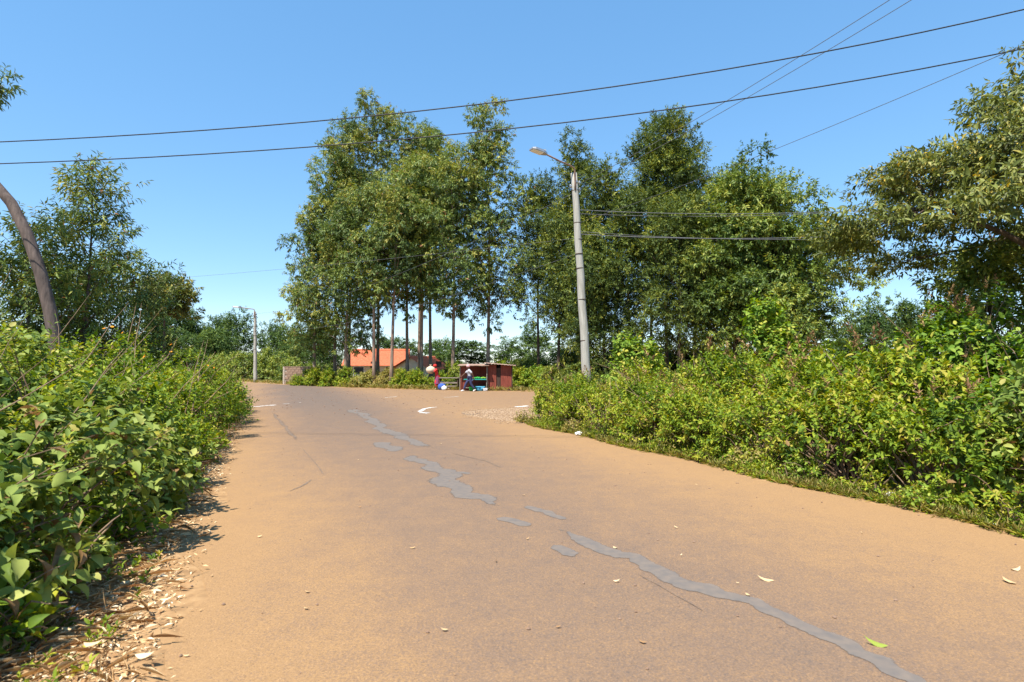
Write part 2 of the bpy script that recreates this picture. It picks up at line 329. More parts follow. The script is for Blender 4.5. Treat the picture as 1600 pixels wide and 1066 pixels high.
for i in range(2600):
    t = g.random() ** .6; x = -1.7 + 4.2 * g.random(); y = 15.6 + 6.2 * g.random()
    if x < -.2 - (y - 15.2) * .5 or (x < -1.2 + (y - 20.9) * 1.2): continue
    r_ = g.uniform(.008, .03); mb.lathe([(r_*.5, -.2*r_), (r_, .25*r_), (r_*.6, .75*r_)], 5, (x, y, .012), g.uniform(.8, 1.3), g.uniform(.7, 1.2))
tag(mb.build('gravel_stones', M['gravel'], None), 'loose pale stones and litter on the gravel corner', 'gravel', kind='stuff')
me = bpy.data.meshes.new('far_verge')
fv = far_edge
me.from_pydata([(x, y - 0.35, 0.006) for x, y in fv] + [(x + 1.2, y + 2.2, 0.010) for x, y in fv], [], [(i, i+1, len(fv)+i+1, len(fv)+i) for i in range(len(fv)-1)]); me.update()
tag(link('far_verge', me, M['verge']), 'orange soil verge on the far side of the junction', kind='structure')

# ------------------------------------------------------------------ foliage engine
T_TWO = (np.array([(0,0,0),(.45,-.5,.07),(1,0,-.08),(.45,.5,.07)], float), [(0,1,2),(0,2,3)])
T_MID = (np.array([(0,0,0),(.28,-.46,.07),(.66,-.40,.05),(1,0,-.14),(.66,.40,.05),(.28,.46,.07),(.5,0,0)], float), [(0,1,2,6),(6,2,3),(0,6,4,5),(6,3,4)])
T_FINE = (np.array([(0,0,0),(.12,-.26,.03),(.32,-.5,.07),(.58,-.46,.06),(.82,-.24,0),(1,0,-.14),(.82,.24,0),(.58,.46,.06),(.32,.5,.07),(.12,.26,.03),
                    (.14,0,.0),(.34,0,.015),(.6,0,.0),(.83,0,-.05)], float),
          [(0,1,10),(1,2,11,10),(2,3,12,11),(3,4,13,12),(4,5,13),(0,10,9),(10,11,8,9),(11,12,7,8),(12,13,6,7),(13,5,6)])
def nrm(a): return a / np.maximum(np.linalg.norm(a, axis=-1, keepdims=True), 1e-9)
TRIS = [0]
def raw_mesh(name, co, tmpl_faces, k, N, var, smooth=False):
    me = bpy.data.meshes.new(name)
    nl = sum(len(f) for f in tmpl_faces); nf = len(tmpl_faces)
    me.vertices.add(N * k); me.vertices.foreach_set('co', co.astype(np.float32).ravel())
    base = np.concatenate([np.array(f) for f in tmpl_faces])
    li = (base[None, :] + (np.arange(N) * k)[:, None]).ravel()
    lt = np.array([len(f) for f in tmpl_faces]); ls = np.concatenate([[0], np.cumsum(lt)[:-1]])
    me.loops.add(N * nl); me.loops.foreach_set('vertex_index', li.astype(np.int32))
    me.polygons.add(N * nf)
    me.polygons.foreach_set('loop_start', (ls[None, :] + (np.arange(N) * nl)[:, None]).ravel().astype(np.int32))
    me.polygons.foreach_set('loop_total', np.tile(lt, N).astype(np.int32))
    at = me.attributes.new('var', 'FLOAT', 'POINT'); at.data.foreach_set('value', np.repeat(var, k).astype(np.float32))
    me.update(calc_edges=True)
    if smooth: me.polygons.foreach_set('use_smooth', np.ones(N * nf, bool))
    TRIS[0] += N * sum(len(f) - 2 for f in tmpl_faces)
    return me
class Leaves:
    def __init__(s): s.p, s.a, s.n, s.L, s.W, s.v = [], [], [], [], [], []
    def put(s, p, a, n, L, W, v):
        for q, x in zip((s.p, s.a, s.n, s.L, s.W, s.v), (p, a, n, L, W, v)): q.append(x)
    def cat(s):
        p, a, n, L, W, v = (np.concatenate(q) for q in (s.p, s.a, s.n, s.L, s.W, s.v))
        a = nrm(a); n = nrm(n - a * np.sum(n * a, -1, keepdims=True)); return p, a, n, L, W, v
    def mesh(s, name, tmpl, smooth=False, data=None):
        p, a, n, L, W, v = s.cat() if data is None else data
        sd = np.cross(n, a); T, fc = tmpl
        co = (p[:, None, :] + a[:, None, :] * (T[None, :, 0:1] * L[:, None, None]) + sd[:, None, :] * (T[None, :, 1:2] * W[:, None, None])
              + n[:, None, :] * (T[None, :, 2:3] * L[:, None, None]))
        return raw_mesh(name, co.reshape(-1, 3), fc, len(T), len(p), v, smooth)
def sprigs(lv, org, d, length, K, leafL, leafW, droop, spread, svar, g, up=0.8, vspread=0.2):
    """K leaves in a spiral along each of the short twigs (org, d)"""
    S = len(org); d = nrm(d)
    h = np.where(np.abs(d[:, 2:3]) > .9, np.array([[1., 0, 0]]), np.array([[0, 0, 1.]]))
    p1 = nrm(np.cross(d, h)); p2 = np.cross(d, p1)
    k = np.arange(K)[None, :]; t = (k + .6) / K + g.normal(0, .03, (S, K))
    az = k * 2.4 + g.uniform(0, 6.28, (S, 1)) + g.normal(0, .25, (S, K))
    rad = np.cos(az)[..., None] * p1[:, None] + np.sin(az)[..., None] * p2[:, None]
    ln = (np.asarray(length) * np.ones(S))[:, None, None]
    pos = org[:, None] + d[:, None] * ln * t[..., None]
    a = rad * spread + d[:, None] * (.15 + .85 * t[..., None]) + np.array([0, 0, -droop]) + g.normal(0, .22, (S, K, 3))
    n = np.array([0, 0, up]) + d[:, None] * .45 + g.normal(0, .38, (S, K, 3))
    L = leafL * g.uniform(.6, 1.3, (S, K)) * (1.12 - .4 * t); W = L * (leafW / leafL) * g.uniform(.8, 1.2, (S, K))
    v = np.clip(svar[:, None] + g.normal(0, vspread, (S, K)), 0, .955)
    v = np.where(g.random((S, K)) < .014, 1.0, v)
    lv.put(pos.reshape(-1, 3), a.reshape(-1, 3), n.reshape(-1, 3), L.ravel(), W.ravel(), v.ravel())

# a few leaf meshes shared by all leaves that are objects of their own
LEAF_BANK = {}
def leaf_bank(matkey):
    if matkey not in LEAF_BANK:
        out = []
        for i in range(10):
            T = T_FINE[0].copy(); c = rng.uniform(.1, .55)
            T[:, 2] += -c * T[:, 0] ** 2 * .5 + np.abs(T[:, 1]) * rng.uniform(.0, .35)
            T[:, 1] *= rng.uniform(.95, 1.05)
            T[:, 2] += rng.normal(0, .012, len(T)) * (T[:, 0] > .1)
            me = raw_mesh('leaf', T, T_FINE[1], len(T), 1, np.array([.15 + .085 * i if i < 9 else 1.0]), True)
            me.materials.append(M[matkey]); out.append(me)
        LEAF_BANK[matkey] = out
    return LEAF_BANK[matkey]
def leaf_objects(parent, data, idx, matkey, origin):
    bank = leaf_bank(matkey); p, a, n, L, W, v = data
    for i in idx:
        sd = np.cross(n[i], a[i])
        m = Matrix(((a[i][0]*L[i], sd[0]*W[i], n[i][0]*L[i], p[i][0]), (a[i][1]*L[i], sd[1]*W[i], n[i][1]*L[i], p[i][1]), (a[i][2]*L[i], sd[2]*W[i], n[i][2]*L[i], p[i][2]), (0, 0, 0, 1)))
        o = bpy.data.objects.new('leaf', bank[int(np.clip(v[i], 0, .999) * 10)]); COL.objects.link(o)
        o.parent = parent; o.matrix_basis = m

SHRUBS, TREES = {}, {}
def shrub(name, label, group, base, rx, ry, h, S, K, leafL, leafW, mat, seed, tmpl=T_MID, lift=0.12, droop=.25, spread=.9, stems=26, nparts=0,
          seeds=0, flowers=0, cat='shrub', splen=.32, vmean=.45, inner=.42, fine_frac=0, stem_r=.011, low=-.05, twigs=6, mixed=False):
    g = np.random.default_rng(seed); base = Vector(base)
    root = empty(name, base); tag(root, label, cat, group)
    key = (mat, id(tmpl), S, leafL, seeds > 0)
    if not nparts and not flowers and not inner < .3:
        bank_ = SHRUBS.setdefault(key, [])
        if len(bank_) >= 3:           # alike bushes share mesh data, turned and scaled
            pr, prx, pry, ph = bank_[seed % 3]; root.rotation_euler = (0, 0, g.uniform(0, 6.28))
            for ch in pr:
                c = ch.copy(); COL.objects.link(c); c.parent = root; c.scale = (rx / prx, ry / pry, h / ph)
            return root
    u = nrm(np.stack([g.normal(0, 1, S), g.normal(0, 1, S), np.abs(g.normal(.15, .75, S)) + low], -1))
    nl = max(5, int(8 * rx)); ext = np.array([rx, ry, h * (1 - lift)])
    lu = nrm(np.stack([g.normal(0, 1, nl), g.normal(0, 1, nl), np.abs(g.normal(.25, .6, nl)) + low], -1)); lc = lu * ext * g.uniform(.42, .68, (nl, 1)); lr = g.uniform(.28, .52, (nl, 1)) * np.array([rx, ry, (rx + h) * .42])
    j_ = g.integers(0, nl, S); v_ = nrm(g.normal(0, 1, (S, 3)) + lu[j_] * .55 + np.array([0, 0, .35]))
    lob = lc[j_] + v_ * lr[j_] * (.6 + .4 * g.random((S, 1)) ** .5) + np.array([0, 0, h * lift])
    if inner < .3: lob = u * (inner + (1 - inner) * g.random((S, 1)) ** .45) * ext * .9 + np.array([0, 0, h * lift * .5])
    org = lob; org[:, 2] = np.where(org[:, 2] < .03, g.uniform(.03, .25, S), org[:, 2]); org[:, 2] = np.minimum(org[:, 2], h * 1.08)
    d = v_ * .8 + lu[j_] * .25 + np.array([0, 0, .4]) + g.normal(0, .28, (S, 3))
    lobe_tone = g.normal(0, .12, nl)[j_]
    sv = np.clip(g.normal(vmean, .15, S) + lobe_tone, .05, .92)
    lv = Leaves(); sprigs(lv, org, d, splen * g.uniform(.6, 1.3, S), K, leafL, leafW, droop, spread, sv, g)
    data = lv.cat()
    if nparts:
        w = data[0] + np.array(base); dist = np.linalg.norm(w - np.array([0, 0, CAM_H]), axis=1)
        px = 800 + F * w[:, 0] / np.maximum(w[:, 1], .1); inview = (px > -10) & (px < 1610) & (w[:, 1] > 1)
        score = np.where(inview, data[3] / dist, 0) * g.uniform(.8, 1.2, len(dist))
        idx = np.argsort(-score)[:nparts]; leaf_objects(root, data, idx, mat, base)
        keep = np.ones(len(dist), bool); keep[idx] = False; data = tuple(x[keep] for x in data)
    if mixed:
        j = g.choice(S, S * 2 // 3); lm = Leaves(); u2 = org[j] * g.uniform(.85, 1.06, (len(j), 1)) + g.normal(0, .05, (len(j), 3)); u2[:, 2] = np.maximum(u2[:, 2], .04)
        sprigs(lm, u2, d[j] + g.normal(0, .3, (len(j), 3)), .2, 14, .06, .03, .1, .9, g.uniform(.3, .9, len(j)), g)
        sf = link('small_foliage', lm.mesh('small_foliage', T_TWO), M['lantana'], root); sf['kind'] = 'stuff'
    fo = link('foliage', lv.mesh('foliage', tmpl, data=data), M[mat], root); fo['kind'] = 'stuff'
    mb = MB()
    for i in g.choice(S, min(stems, S), replace=False):
        b0 = Vector((g.normal(0, rx*.16), g.normal(0, ry*.16), -.03)); e = Vector(org[i]) + Vector(nrm(d[i])) * splen * .8
        c = b0.lerp(e, .5) + Vector((g.normal(0, .1), g.normal(0, .1), .12 + .1 * h)) * .8
        pts = [b0.lerp(c, t).lerp(c.lerp(e, t), t) for t in (0, .25, .5, .75, 1)]
        mb.tube(pts, [stem_r * q for q in (1.25, 1.05, .85, .6, .3)], 4, False)
    for i in range(twigs):
        az = g.uniform(0, 6.28); b0 = Vector((g.normal(0, rx*.3), g.normal(0, ry*.3), h * g.uniform(.1, .5))); e = Vector((math.cos(az) * rx * g.uniform(.9, 1.25), math.sin(az) * ry * g.uniform(.9, 1.25), h * g.uniform(.25, 1.12)))
        c = b0.lerp(e, .5) + Vector((g.normal(0, .1), g.normal(0, .1), g.uniform(.0, .25)))
        pts = [b0.lerp(c, t).lerp(c.lerp(e, t), t) + Vector(g.normal(0, .012, 3)) for t in (0, .2, .4, .6, .8, 1)]; mb.tube(pts, [.008, .0075, .0065, .0055, .004, .002], 4, False)
    TRIS[0] += len(mb.f) * 2
    so = mb.build('branching_stem', M['stem'], root); so['kind'] = 'stuff'
    if seeds:
        top = np.argsort(-(org[:, 2] + g.normal(0, h*.12, S)))[:seeds]; ls = Leaves()
        o2 = org[top] + nrm(d[top]) * splen * .9
        sprigs(ls, o2, np.array([0, 0, .8]) + g.normal(0, .35, (len(top), 3)), .24, 22, .07, .022, .0, .6, g.uniform(.1, .9, len(top)), g)
        sh = link('seed_head', ls.mesh('seed_head', T_TWO), M['seed'], root); sh['kind'] = 'stuff'
    for j in range(flowers):
        c = Vector((g.uniform(-.3, .9) * rx, g.uniform(-.9, .5) * ry, 0)); c.z = h * (1.02 - .3 * (c.x/rx)**2 - .2*(c.y/ry)**2) + g.uniform(-.1, .16)
        ls = Leaves(); k = 9; az = np.arange(k) / k * 6.283
        a = np.stack([np.cos(az), np.sin(az), np.full(k, .35)], -1); n_ = np.tile([[0, 0, 1.]], (k, 1))
        tilt = np.array(Matrix.Rotation(g.uniform(.4, 1.2), 3, 'X') @ Matrix.Rotation(g.uniform(-.6, .6), 3, 'Y'))
        ls.put(np.zeros((k, 3)), a @ tilt.T, n_ @ tilt.T, np.full(k, .045), np.full(k, .026), g.uniform(0, 1, k))
        fl = link('flower', ls.mesh('flower', T_MID), M['petal'], root, c)
    if not nparts and not flowers and not inner < .3: SHRUBS[key].append((list(root.children), rx, ry, h))
    return root

def tree(name, label, group, base, H, cb, Rad, mat, bark, seed, limbs=34, clus=4, spr=9, K=14, leafL=.28, leafW=.075, droop=.55, tr=.16, prof='euca',
         up=(.5, 1.0), lean=(0, 0), rc=.55, tmpl=T_TWO, vmean=.42, cat='tree', wob=.25, nparts=0, splen=.5, spread=.7, sides=7, billow=False):
    g = np.random.default_rng(seed); root = empty(name, base); tag(root, label, cat, group)
    if name == 'distant_tree':
        bank_ = TREES.setdefault('far', [])
        if len(bank_) >= 6:
            pr, pR, pH = bank_[seed % 6]; root.rotation_euler = (0, 0, g.uniform(0, 6.28))
            for ch in pr:
                c = ch.copy(); COL.objects.link(c); c.parent = root; c.scale = (Rad / pR, Rad / pR, H / pH)
            return root
    nseg = 9; pts, rad = [], []
    ph = g.uniform(0, 6.28, 2)
    for i in range(nseg + 1):
        t = i / nseg
        pts.append(Vector((lean[0]*H*t + wob*math.sin(3.1*t+ph[0])*t, lean[1]*H*t + wob*math.sin(2.7*t+ph[1])*t, -.1 + t*H*.97))); rad.append(tr * (1 - .93 * t ** .9) * (1.25 if i == 0 else 1))
    mb = MB(); mb.tube(pts, rad, sides)
    def at(t):
        x = min(max(t, 0), .9999) * nseg; i = int(x); return pts[i].lerp(pts[i+1], x - i)
    lv = Leaves(); az = g.uniform(0, 6.28)
    for i in range(limbs):
        rel = (i + g.uniform(0, 1)) / limbs; hz = cb + (H - cb) * rel * .97; az += 2.4 + g.normal(0, .4)
        if prof == 'euca': pr = (math.sin(math.pi * (.10 + .87 * rel)) ** .55) * (1.0 - .25 * rel)
        elif prof == 'cone': pr = (1 - rel) ** .8 * .95 + .12
        elif prof == 'round': pr = max(.15, math.sin(math.pi * (.18 + .78 * rel))) ** .6
        else: pr = .35 + .65 * rel if rel < .8 else 1.0 - (rel - .8) * 1.5
        ln = Rad * pr * g.uniform(.55, 1.15); el = g.uniform(*up) * (1 if prof != 'flat' else .6)
        st = at(max(.02, (hz - ln * math.sin(el) * .7) / (H * .97)))
        if st.z < cb * .55: st = at(cb * .6 / H)
        dr = Vector((math.cos(az) * math.cos(el), math.sin(az) * math.cos(el), math.sin(el)))
        e = st + dr * (ln / math.cos(el)) * .95; e.z = min(e.z, H * 1.0) - (.12 * ln if prof == 'euca' else 0)
        c = st.lerp(e, .5) + Vector((g.normal(0, .12), g.normal(0, .12), g.uniform(-.05, .25))) * ln * .3
        q = [st.lerp(c, t).lerp(c.lerp(e, t), t) for t in (0, .33, .66, 1)]
        r0 = max(.012, tr * .34 * (1 - rel * .75)); mb.tube(q, [r0, r0*.7, r0*.45, r0*.15], 4, False)
        for j in range(clus):
            t = (.35 + .68 * (j + g.uniform(.2, 1)) / clus) if not billow else (.55 + .45 * j / max(1, clus - 1)) * g.uniform(.9, 1.04)
            cc = np.array(st.lerp(c, t).lerp(c.lerp(e, t), t)) + g.normal(0, rc * .45, 3)
            o = cc + nrm(g.normal(0, 1, (spr, 3))) * (rc * g.random((spr, 1)) ** .5) * np.array([1, 1, .85])
            d = (o - cc) / rc * .7 + np.array(dr) * .5 + g.normal(0, .3, (spr, 3)) + np.array([0, 0, -.25 if prof == 'euca' else .25])
            if billow:
                r2 = rc * g.uniform(.7, 1.25) * (1 - .25 * rel); vv = nrm(g.normal(0, 1, (spr, 3)) + np.array([0, 0, .3])); o = cc + vv * r2 * (.55 + .45 * g.random((spr, 1)) ** .5) * np.array([1, 1, .8])
                d = vv * .8 + np.array(dr) * .15 + g.normal(0, .25, (spr, 3)) + np.array([0, 0, -.2 if prof == 'euca' else .15])
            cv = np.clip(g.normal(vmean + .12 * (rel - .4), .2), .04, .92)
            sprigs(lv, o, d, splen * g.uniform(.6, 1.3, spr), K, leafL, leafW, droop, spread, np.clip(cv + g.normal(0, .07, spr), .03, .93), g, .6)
    data = lv.cat()
    if nparts:
        w = data[0] + np.array(base); dist = np.linalg.norm(w - np.array([0, 0, CAM_H]), axis=1)
        px = 800 + F * w[:, 0] / np.maximum(w[:, 1], .1); inview = (px > 0) & (px < 1600) & (w[:, 1] > 1)
        idx = np.argsort(-np.where(inview, data[3] / dist, 0) * g.uniform(.8, 1.2, len(dist)))[:nparts]
        leaf_objects(root, data, idx, mat, base); keep = np.ones(len(dist), bool); keep[idx] = False; data = tuple(x[keep] for x in data)
    mb.build('trunk', M[bark], root, True); TRIS[0] += len(mb.f) * 2
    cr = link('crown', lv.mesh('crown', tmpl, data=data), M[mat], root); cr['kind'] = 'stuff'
    if name == 'distant_tree': TREES['far'].append((list(root.children), Rad, H))
    return root
def base_at(px, dep): return ((px - 800) / F * dep, dep, 0)
def z_at(py, dep): return P(800, py, dep).z

# ------------------------------------------------------------------ eucalyptus grove behind the junction
EG = 'eucalyptus grove behind the kiosk'
INNER = 'slender bare-trunked eucalyptus inside the grove beside the orange-roofed house'
eucs = [  # trunk px, distance, top y, crown bottom y, half width px, label
    (492, 45, 322, 540, 46, 'bushy eucalyptus hanging low at the grove edge above the brick wall'),
    (540, 43, 300, 535, 58, 'leafy eucalyptus with low crown next to the grove edge above the brick wall'),
    (545, 50, 205, 350, 36, 'thin eucalyptus with small tufted top standing beside the tallest one'),
    (590, 50, 163, 330, 66, 'tallest eucalyptus of the grove with broad bushy top'),
    (524, 47, 250, 420, 34, 'narrow eucalyptus with a sparse column of leaves beside the grove edge'),
    (585, 41, 292, 470, 56, 'slender eucalyptus standing before the long orange roof'), (612, 40, 278, 455, 58, 'eucalyptus with the straightest pale trunk before the long orange roof'), (637, 44, 250, 470, 52, 'slender eucalyptus between the two orange-roofed houses'), (659, 43, 252, 455, 50, 'thin eucalyptus trunk before the smaller orange-roofed house'), (673, 46, 222, 440, 56, 'eucalyptus right behind the bundle carrier'),
    (655, 50, 200, 330, 48, 'eucalyptus with a dense upper crown between the tallest one and the kiosk'),
    (707, 41, 236, 480, 52, 'eucalyptus with a pale leafy crown rising behind the produce stall'),
    (762, 42, 176, 490, 50, 'tall pointed eucalyptus with long bare trunk behind the red-brown kiosk')]
for i, (px, dp, ty, by, hw, lab) in enumerate(eucs):
    H = z_at(ty, dp); cb = z_at(by, dp)
    tree('eucalyptus_tree', lab, EG, base_at(px, dp), H, cb, hw / F * dp * 1.12, 'euca', 'bark', 100 + i, limbs=int(10 + (H - cb) * 1.75), clus=2, spr=32, K=12, billow=True,
         leafL=.28, leafW=.085, tr=.12 + .004 * H * .5, up=(.45, 1.0) if i > 1 else (.1, .8), rc=1.0, vmean=.55, splen=.42)
# ------------------------------------------------------------------ darker wattles and the bright round trees
WG = 'dark wattle trees behind the street lamp'
WL = 'dark feathery wattle tree in the dense row behind the street lamp'
wats = [(842, 43, 285, 470, 36, 'slim wattle tree with see-through crown between kiosk and street lamp'), (872, 40, 325, 520, 40, 'dark wattle just beside the lamp pole toward the kiosk'), (905, 41, 232, 500, 34, 'wattle tree with narrow pointed top right behind the lamp pole'),
        (945, 38, 262, 525, 44, 'dark wattle between lamp pole and the tallest wattle'), (985, 36, 285, 530, 46, 'dark wattle next to the tallest wattle toward the lamp pole'), (1042, 38, 172, 480, 62, 'tallest dark wattle with a many-pointed top'), (1018, 41, 205, 420, 34, 'wattle tree leaning into the tallest dark wattle'),
        (1085, 40, 228, 500, 42, 'dark wattle with blunt top between the tallest wattle and the bright trees'), (1060, 34, 330, 540, 50, 'low full wattle standing before the tallest wattle'), (1108, 36, 300, 530, 44, 'dark wattle touching the rounded bright green tree'), (915, 36, 380, 545, 44, 'low dark wattle directly behind the lamp pole foot')]
for i, (px, dp, ty, by, hw, lab) in enumerate(wats):
    H = z_at(ty, dp); cb = max(1.6, z_at(by, dp))
    tree('wattle_tree', lab, WG, base_at(px, dp), H, cb, hw / F * dp * 1.25, 'wattle', 'darkbark', 200 + i, limbs=int(11 + (H - cb) * 1.8), clus=2, spr=28, K=13, billow=True,
         leafL=.25, leafW=.076, tr=.13, up=(.5, 1.05), rc=.95, droop=.1, prof='cone' if i in (0, 2, 5, 6) else 'euca', vmean=.42, splen=.55)
rounds = [(1150, 33, 268, 540, 62, 'bright green tree with rounded peak beside the dark wattles'), (1205, 32, 282, 545, 72, 'broad bright green leafy tree with full crown to the ground'),
          (1258, 33, 352, 548, 60, 'lower bright green tree at the open edge toward the far trees'), (1185, 35, 300, 520, 50, 'bright green tree half hidden behind the broad leafy one')]
for i, (px, dp, ty, by, hw, lab) in enumerate(rounds):
    H = z_at(ty, dp); cb = max(1.5, z_at(by, dp))
    tree('leafy_tree', lab, 'bright green trees beside the wattles', base_at(px, dp), H, cb, hw / F * dp * 1.1, 'glossy', 'darkbark', 300 + i, limbs=int(14 + (H - cb) * 2.3), clus=2, spr=32, K=13, billow=True,
         leafL=.25, leafW=.092, tr=.2, up=(.35, .9), rc=.95, droop=.4, prof='round', vmean=.52)

# ------------------------------------------------------------------ far trees, hedges and bushes beyond the junction
fars = [(262, 78, 478), (292, 82, 492), (318, 84, 512), (345, 88, 500), (372, 84, 498), (330, 70, 528), (425, 92, 512), (452, 88, 520), (470, 85, 525), (495, 76, 505), (512, 74, 530),
        (610, 95, 528), (645, 100, 538), (690, 80, 540), (735, 75, 535), (800, 72, 535), (840, 66, 520), (235, 72, 490)]
for i, (px, dp, ty) in enumerate(fars):
    H = z_at(ty, dp)
    tree('distant_tree', 'dull green rounded tree far behind the hedge of the side road' if px < 520 else 'dull green tree far behind the grove trunks', 'distant trees beyond the junction',
         base_at(px, dp), H, max(1.0, H * .18), 2.6 + (i % 3) * .5, 'farleaf', 'darkbark', 400 + i, limbs=24, clus=2, spr=18, K=10, billow=True, leafL=.36, leafW=.14, tr=.16, up=(.3, .9), rc=1.0, droop=.3, prof='round' if i % 3 else 'euca')
for i, (px, dp, ty, r_) in enumerate([(1335, 80, 512, 3.2), (1365, 84, 482, 3.4), (1392, 82, 500, 3.2), (1425, 62, 472, 2.2), (1310, 86, 530, 2.8)]):
    H = z_at(ty, dp)
    tree('distant_tree', 'hazy green tree far behind the long thicket, seen through the gap', 'distant trees in the gap', base_at(px, dp), H, H * .2, r_, 'farleaf', 'darkbark', 450 + i,
         limbs=26, clus=2, spr=18, K=10, billow=True, leafL=.36, leafW=.14, tr=.2, up=(.3, .9), rc=1.1, droop=.3, prof='round')
HG = 'green hedge bushes along the far road edge'
for i, (px, dp, ty) in enumerate([(335, 62, 552), (352, 61, 546), (370, 60, 543), (388, 60, 546), (408, 59, 544), (425, 57, 546), (440, 54, 552), (322, 64, 556)]):
    h = z_at(ty, dp); b = base_at(px, dp)
    shrub('hedge_bush', 'tall green hedge bush behind the distant street lamp', HG, (b[0], b[1] + 2, 0), 1.5, 1.5, h, 300, 12, .26, .11, 'glossy', 500 + i, T_TWO, stems=8, splen=.45, vmean=.6, cat='bush')
shrub('hedge_bush', 'tall clipped bush right beside the end of the brick wall', HG, base_at(449, 49.5), 1.0, 1.0, z_at(560, 49.5), 260, 12, .24, .10, 'glossy', 520, T_TWO, stems=8, splen=.4, vmean=.62, cat='bush')
for i, (px, dp, ty, r_) in enumerate([(812, 52, 556, 1.6), (840, 50, 550, 1.7), (868, 48, 540, 1.8), (895, 46, 532, 1.9), (925, 47, 528, 2.0), (955, 46, 524, 2.0), (985, 44, 526, 2.0), (1015, 45, 520, 2.1), (1050, 44, 515, 2.1), (1085, 43, 515, 2.1), (1120, 44, 512, 2.1), (1160, 45, 520, 2.1),
                                     (1200, 46, 540, 1.9), (1240, 46, 542, 1.9), (1280, 48, 548, 1.9), (870, 36, 566, 1.1), (905, 33, 562, 1.2), (945, 31, 560, 1.2), (985, 29, 556, 1.2), (1025, 28, 552, 1.3)]):
    shrub('understorey_bush', 'dark green understorey bush in the shade of the wattle trees', 'understorey bushes below the wattles', base_at(px, dp), r_, r_, z_at(ty, dp), 320, 12, .27, .115, 'wattle', 1500 + i, T_TWO, stems=10, splen=.45, vmean=.55, cat='bush', lift=.05)
BG = 'yellow-green bushes at the foot of the grove'
bl = 'yellow-green roadside bush at the foot of the eucalyptus grove'
for i, (px, dp, ty, mt) in enumerate([(478, 45, 576, 'lantana'), (502, 43.8, 572, 'lantana'), (525, 43, 570, 'lantana'), (548, 42.5, 574, 'lantana'), (570, 41.5, 572, 'dryweed'), (592, 41, 570, 'dryweed'),
                                      (615, 40.5, 572, 'dryweed'), (636, 40, 574, 'lantana'), (655, 39.8, 570, 'lantana'), (700, 41, 566, 'lantana'), (720, 41, 562, 'glossy'), (745, 41, 560, 'glossy'), (775, 41, 562, 'lantana'),
                                      (808, 39.5, 572, 'lantana'), (830, 39, 575, 'vine'), (850, 38.5, 572, 'vine'), (490, 50, 560, 'glossy'), (520, 50, 562, 'glossy')]):
    h = z_at(ty, dp) ; b = base_at(px, dp)
    lab = {'lantana': bl, 'dryweed': 'dry straw-coloured bush at the foot of the eucalyptus grove', 'glossy': 'darker green bush behind the stalls and wall under the grove', 'vine': 'bright green low bush beside the red-brown kiosk'}[mt]
    shrub('roadside_bush', lab, BG, (b[0], b[1], 0), .95, .8, max(1.3, h), 260, 12, .19, .085, mt, 540 + i, T_TWO, stems=10, splen=.36, vmean=.6, cat='bush', lift=.05)
g = np.random.default_rng(61); ls = Leaves(); N = 900
tt = g.random(N) * (len(far_edge) - 4) + 1; i0 = tt.astype(int); fr = (tt - i0)[:, None]; fe = np.array(far_edge)
pos = fe[i0] * (1 - fr) + fe[i0 + 1] * fr + np.stack([g.uniform(-.2, .6, N), g.uniform(.25, 1.5, N)], -1)
sprigs(ls, np.c_[pos, np.zeros(N)], np.array([0, 0, 1.]) + g.normal(0, .3, (N, 3)), .18, 9, .26, .035, -.2, .6, g.uniform(.1, .95, N), g)
tag(link('verge_grass', ls.mesh('verge_grass', T_TWO), M['dryweed']), 'yellow grass fringe along the far side of the junction', 'grass', kind='stuff')

# ------------------------------------------------------------------ trees on the left
tree('young_eucalyptus', 'young eucalyptus with thin open pointed crown behind the lantana thicket', 'young trees behind the lantana', base_at(128, 15), z_at(252, 15), 1.4, 1.75, 'euca', 'greybark', 701,
     limbs=46, clus=3, spr=5, K=11, leafL=.19, leafW=.042, tr=.08, up=(.5, 1.0), rc=.38, droop=.6, prof='cone', tmpl=T_TWO, wob=.12, vmean=.55, splen=.3)
tree('young_eucalyptus', 'bushier young eucalyptus just beside the leaning grey trunk', 'young trees behind the lantana', base_at(38, 14), z_at(345, 14), 1.2, 1.6, 'euca', 'greybark', 702,
     limbs=40, clus=3, spr=6, K=11, leafL=.19, leafW=.045, tr=.08, up=(.4, 1.0), rc=.4, droop=.5, prof='round', tmpl=T_TWO, wob=.12, vmean=.5, splen=.3)
tree('young_eucalyptus', 'short leafy young eucalyptus beside the flat-topped bronze tree', 'young trees behind the lantana', base_at(190, 17), z_at(400, 17), 1.2, 1.5, 'euca', 'greybark', 703,
     limbs=36, clus=3, spr=6, K=11, leafL=.19, leafW=.045, tr=.08, up=(.4, 1.0), rc=.4, droop=.5, prof='round', tmpl=T_TWO, wob=.12, vmean=.45, splen=.3)
tree('young_eucalyptus', 'dark leafy young tree filling the space under the pointed eucalyptus', 'young trees behind the lantana', base_at(95, 16.5), z_at(420, 16.5), 1.0, 1.9, 'wattle', 'darkbark', 704,
     limbs=36, clus=3, spr=6, K=11, leafL=.19, leafW=.055, tr=.08, up=(.3, .9), rc=.45, droop=.4, prof='round', tmpl=T_TWO, wob=.12, vmean=.5, splen=.3)
tree('flat_topped_tree', 'small bronze-leaved tree with flat umbrella crown above the lantana', None, base_at(258, 25), z_at(436, 25), 4.0, 1.55, 'bronze', 'darkbark', 705,
     limbs=30, clus=3, spr=7, K=11, leafL=.2, leafW=.075, tr=.12, up=(.1, .4), rc=.3, droop=.4, prof='round', tmpl=T_TWO, wob=.2, vmean=.45, splen=.22)
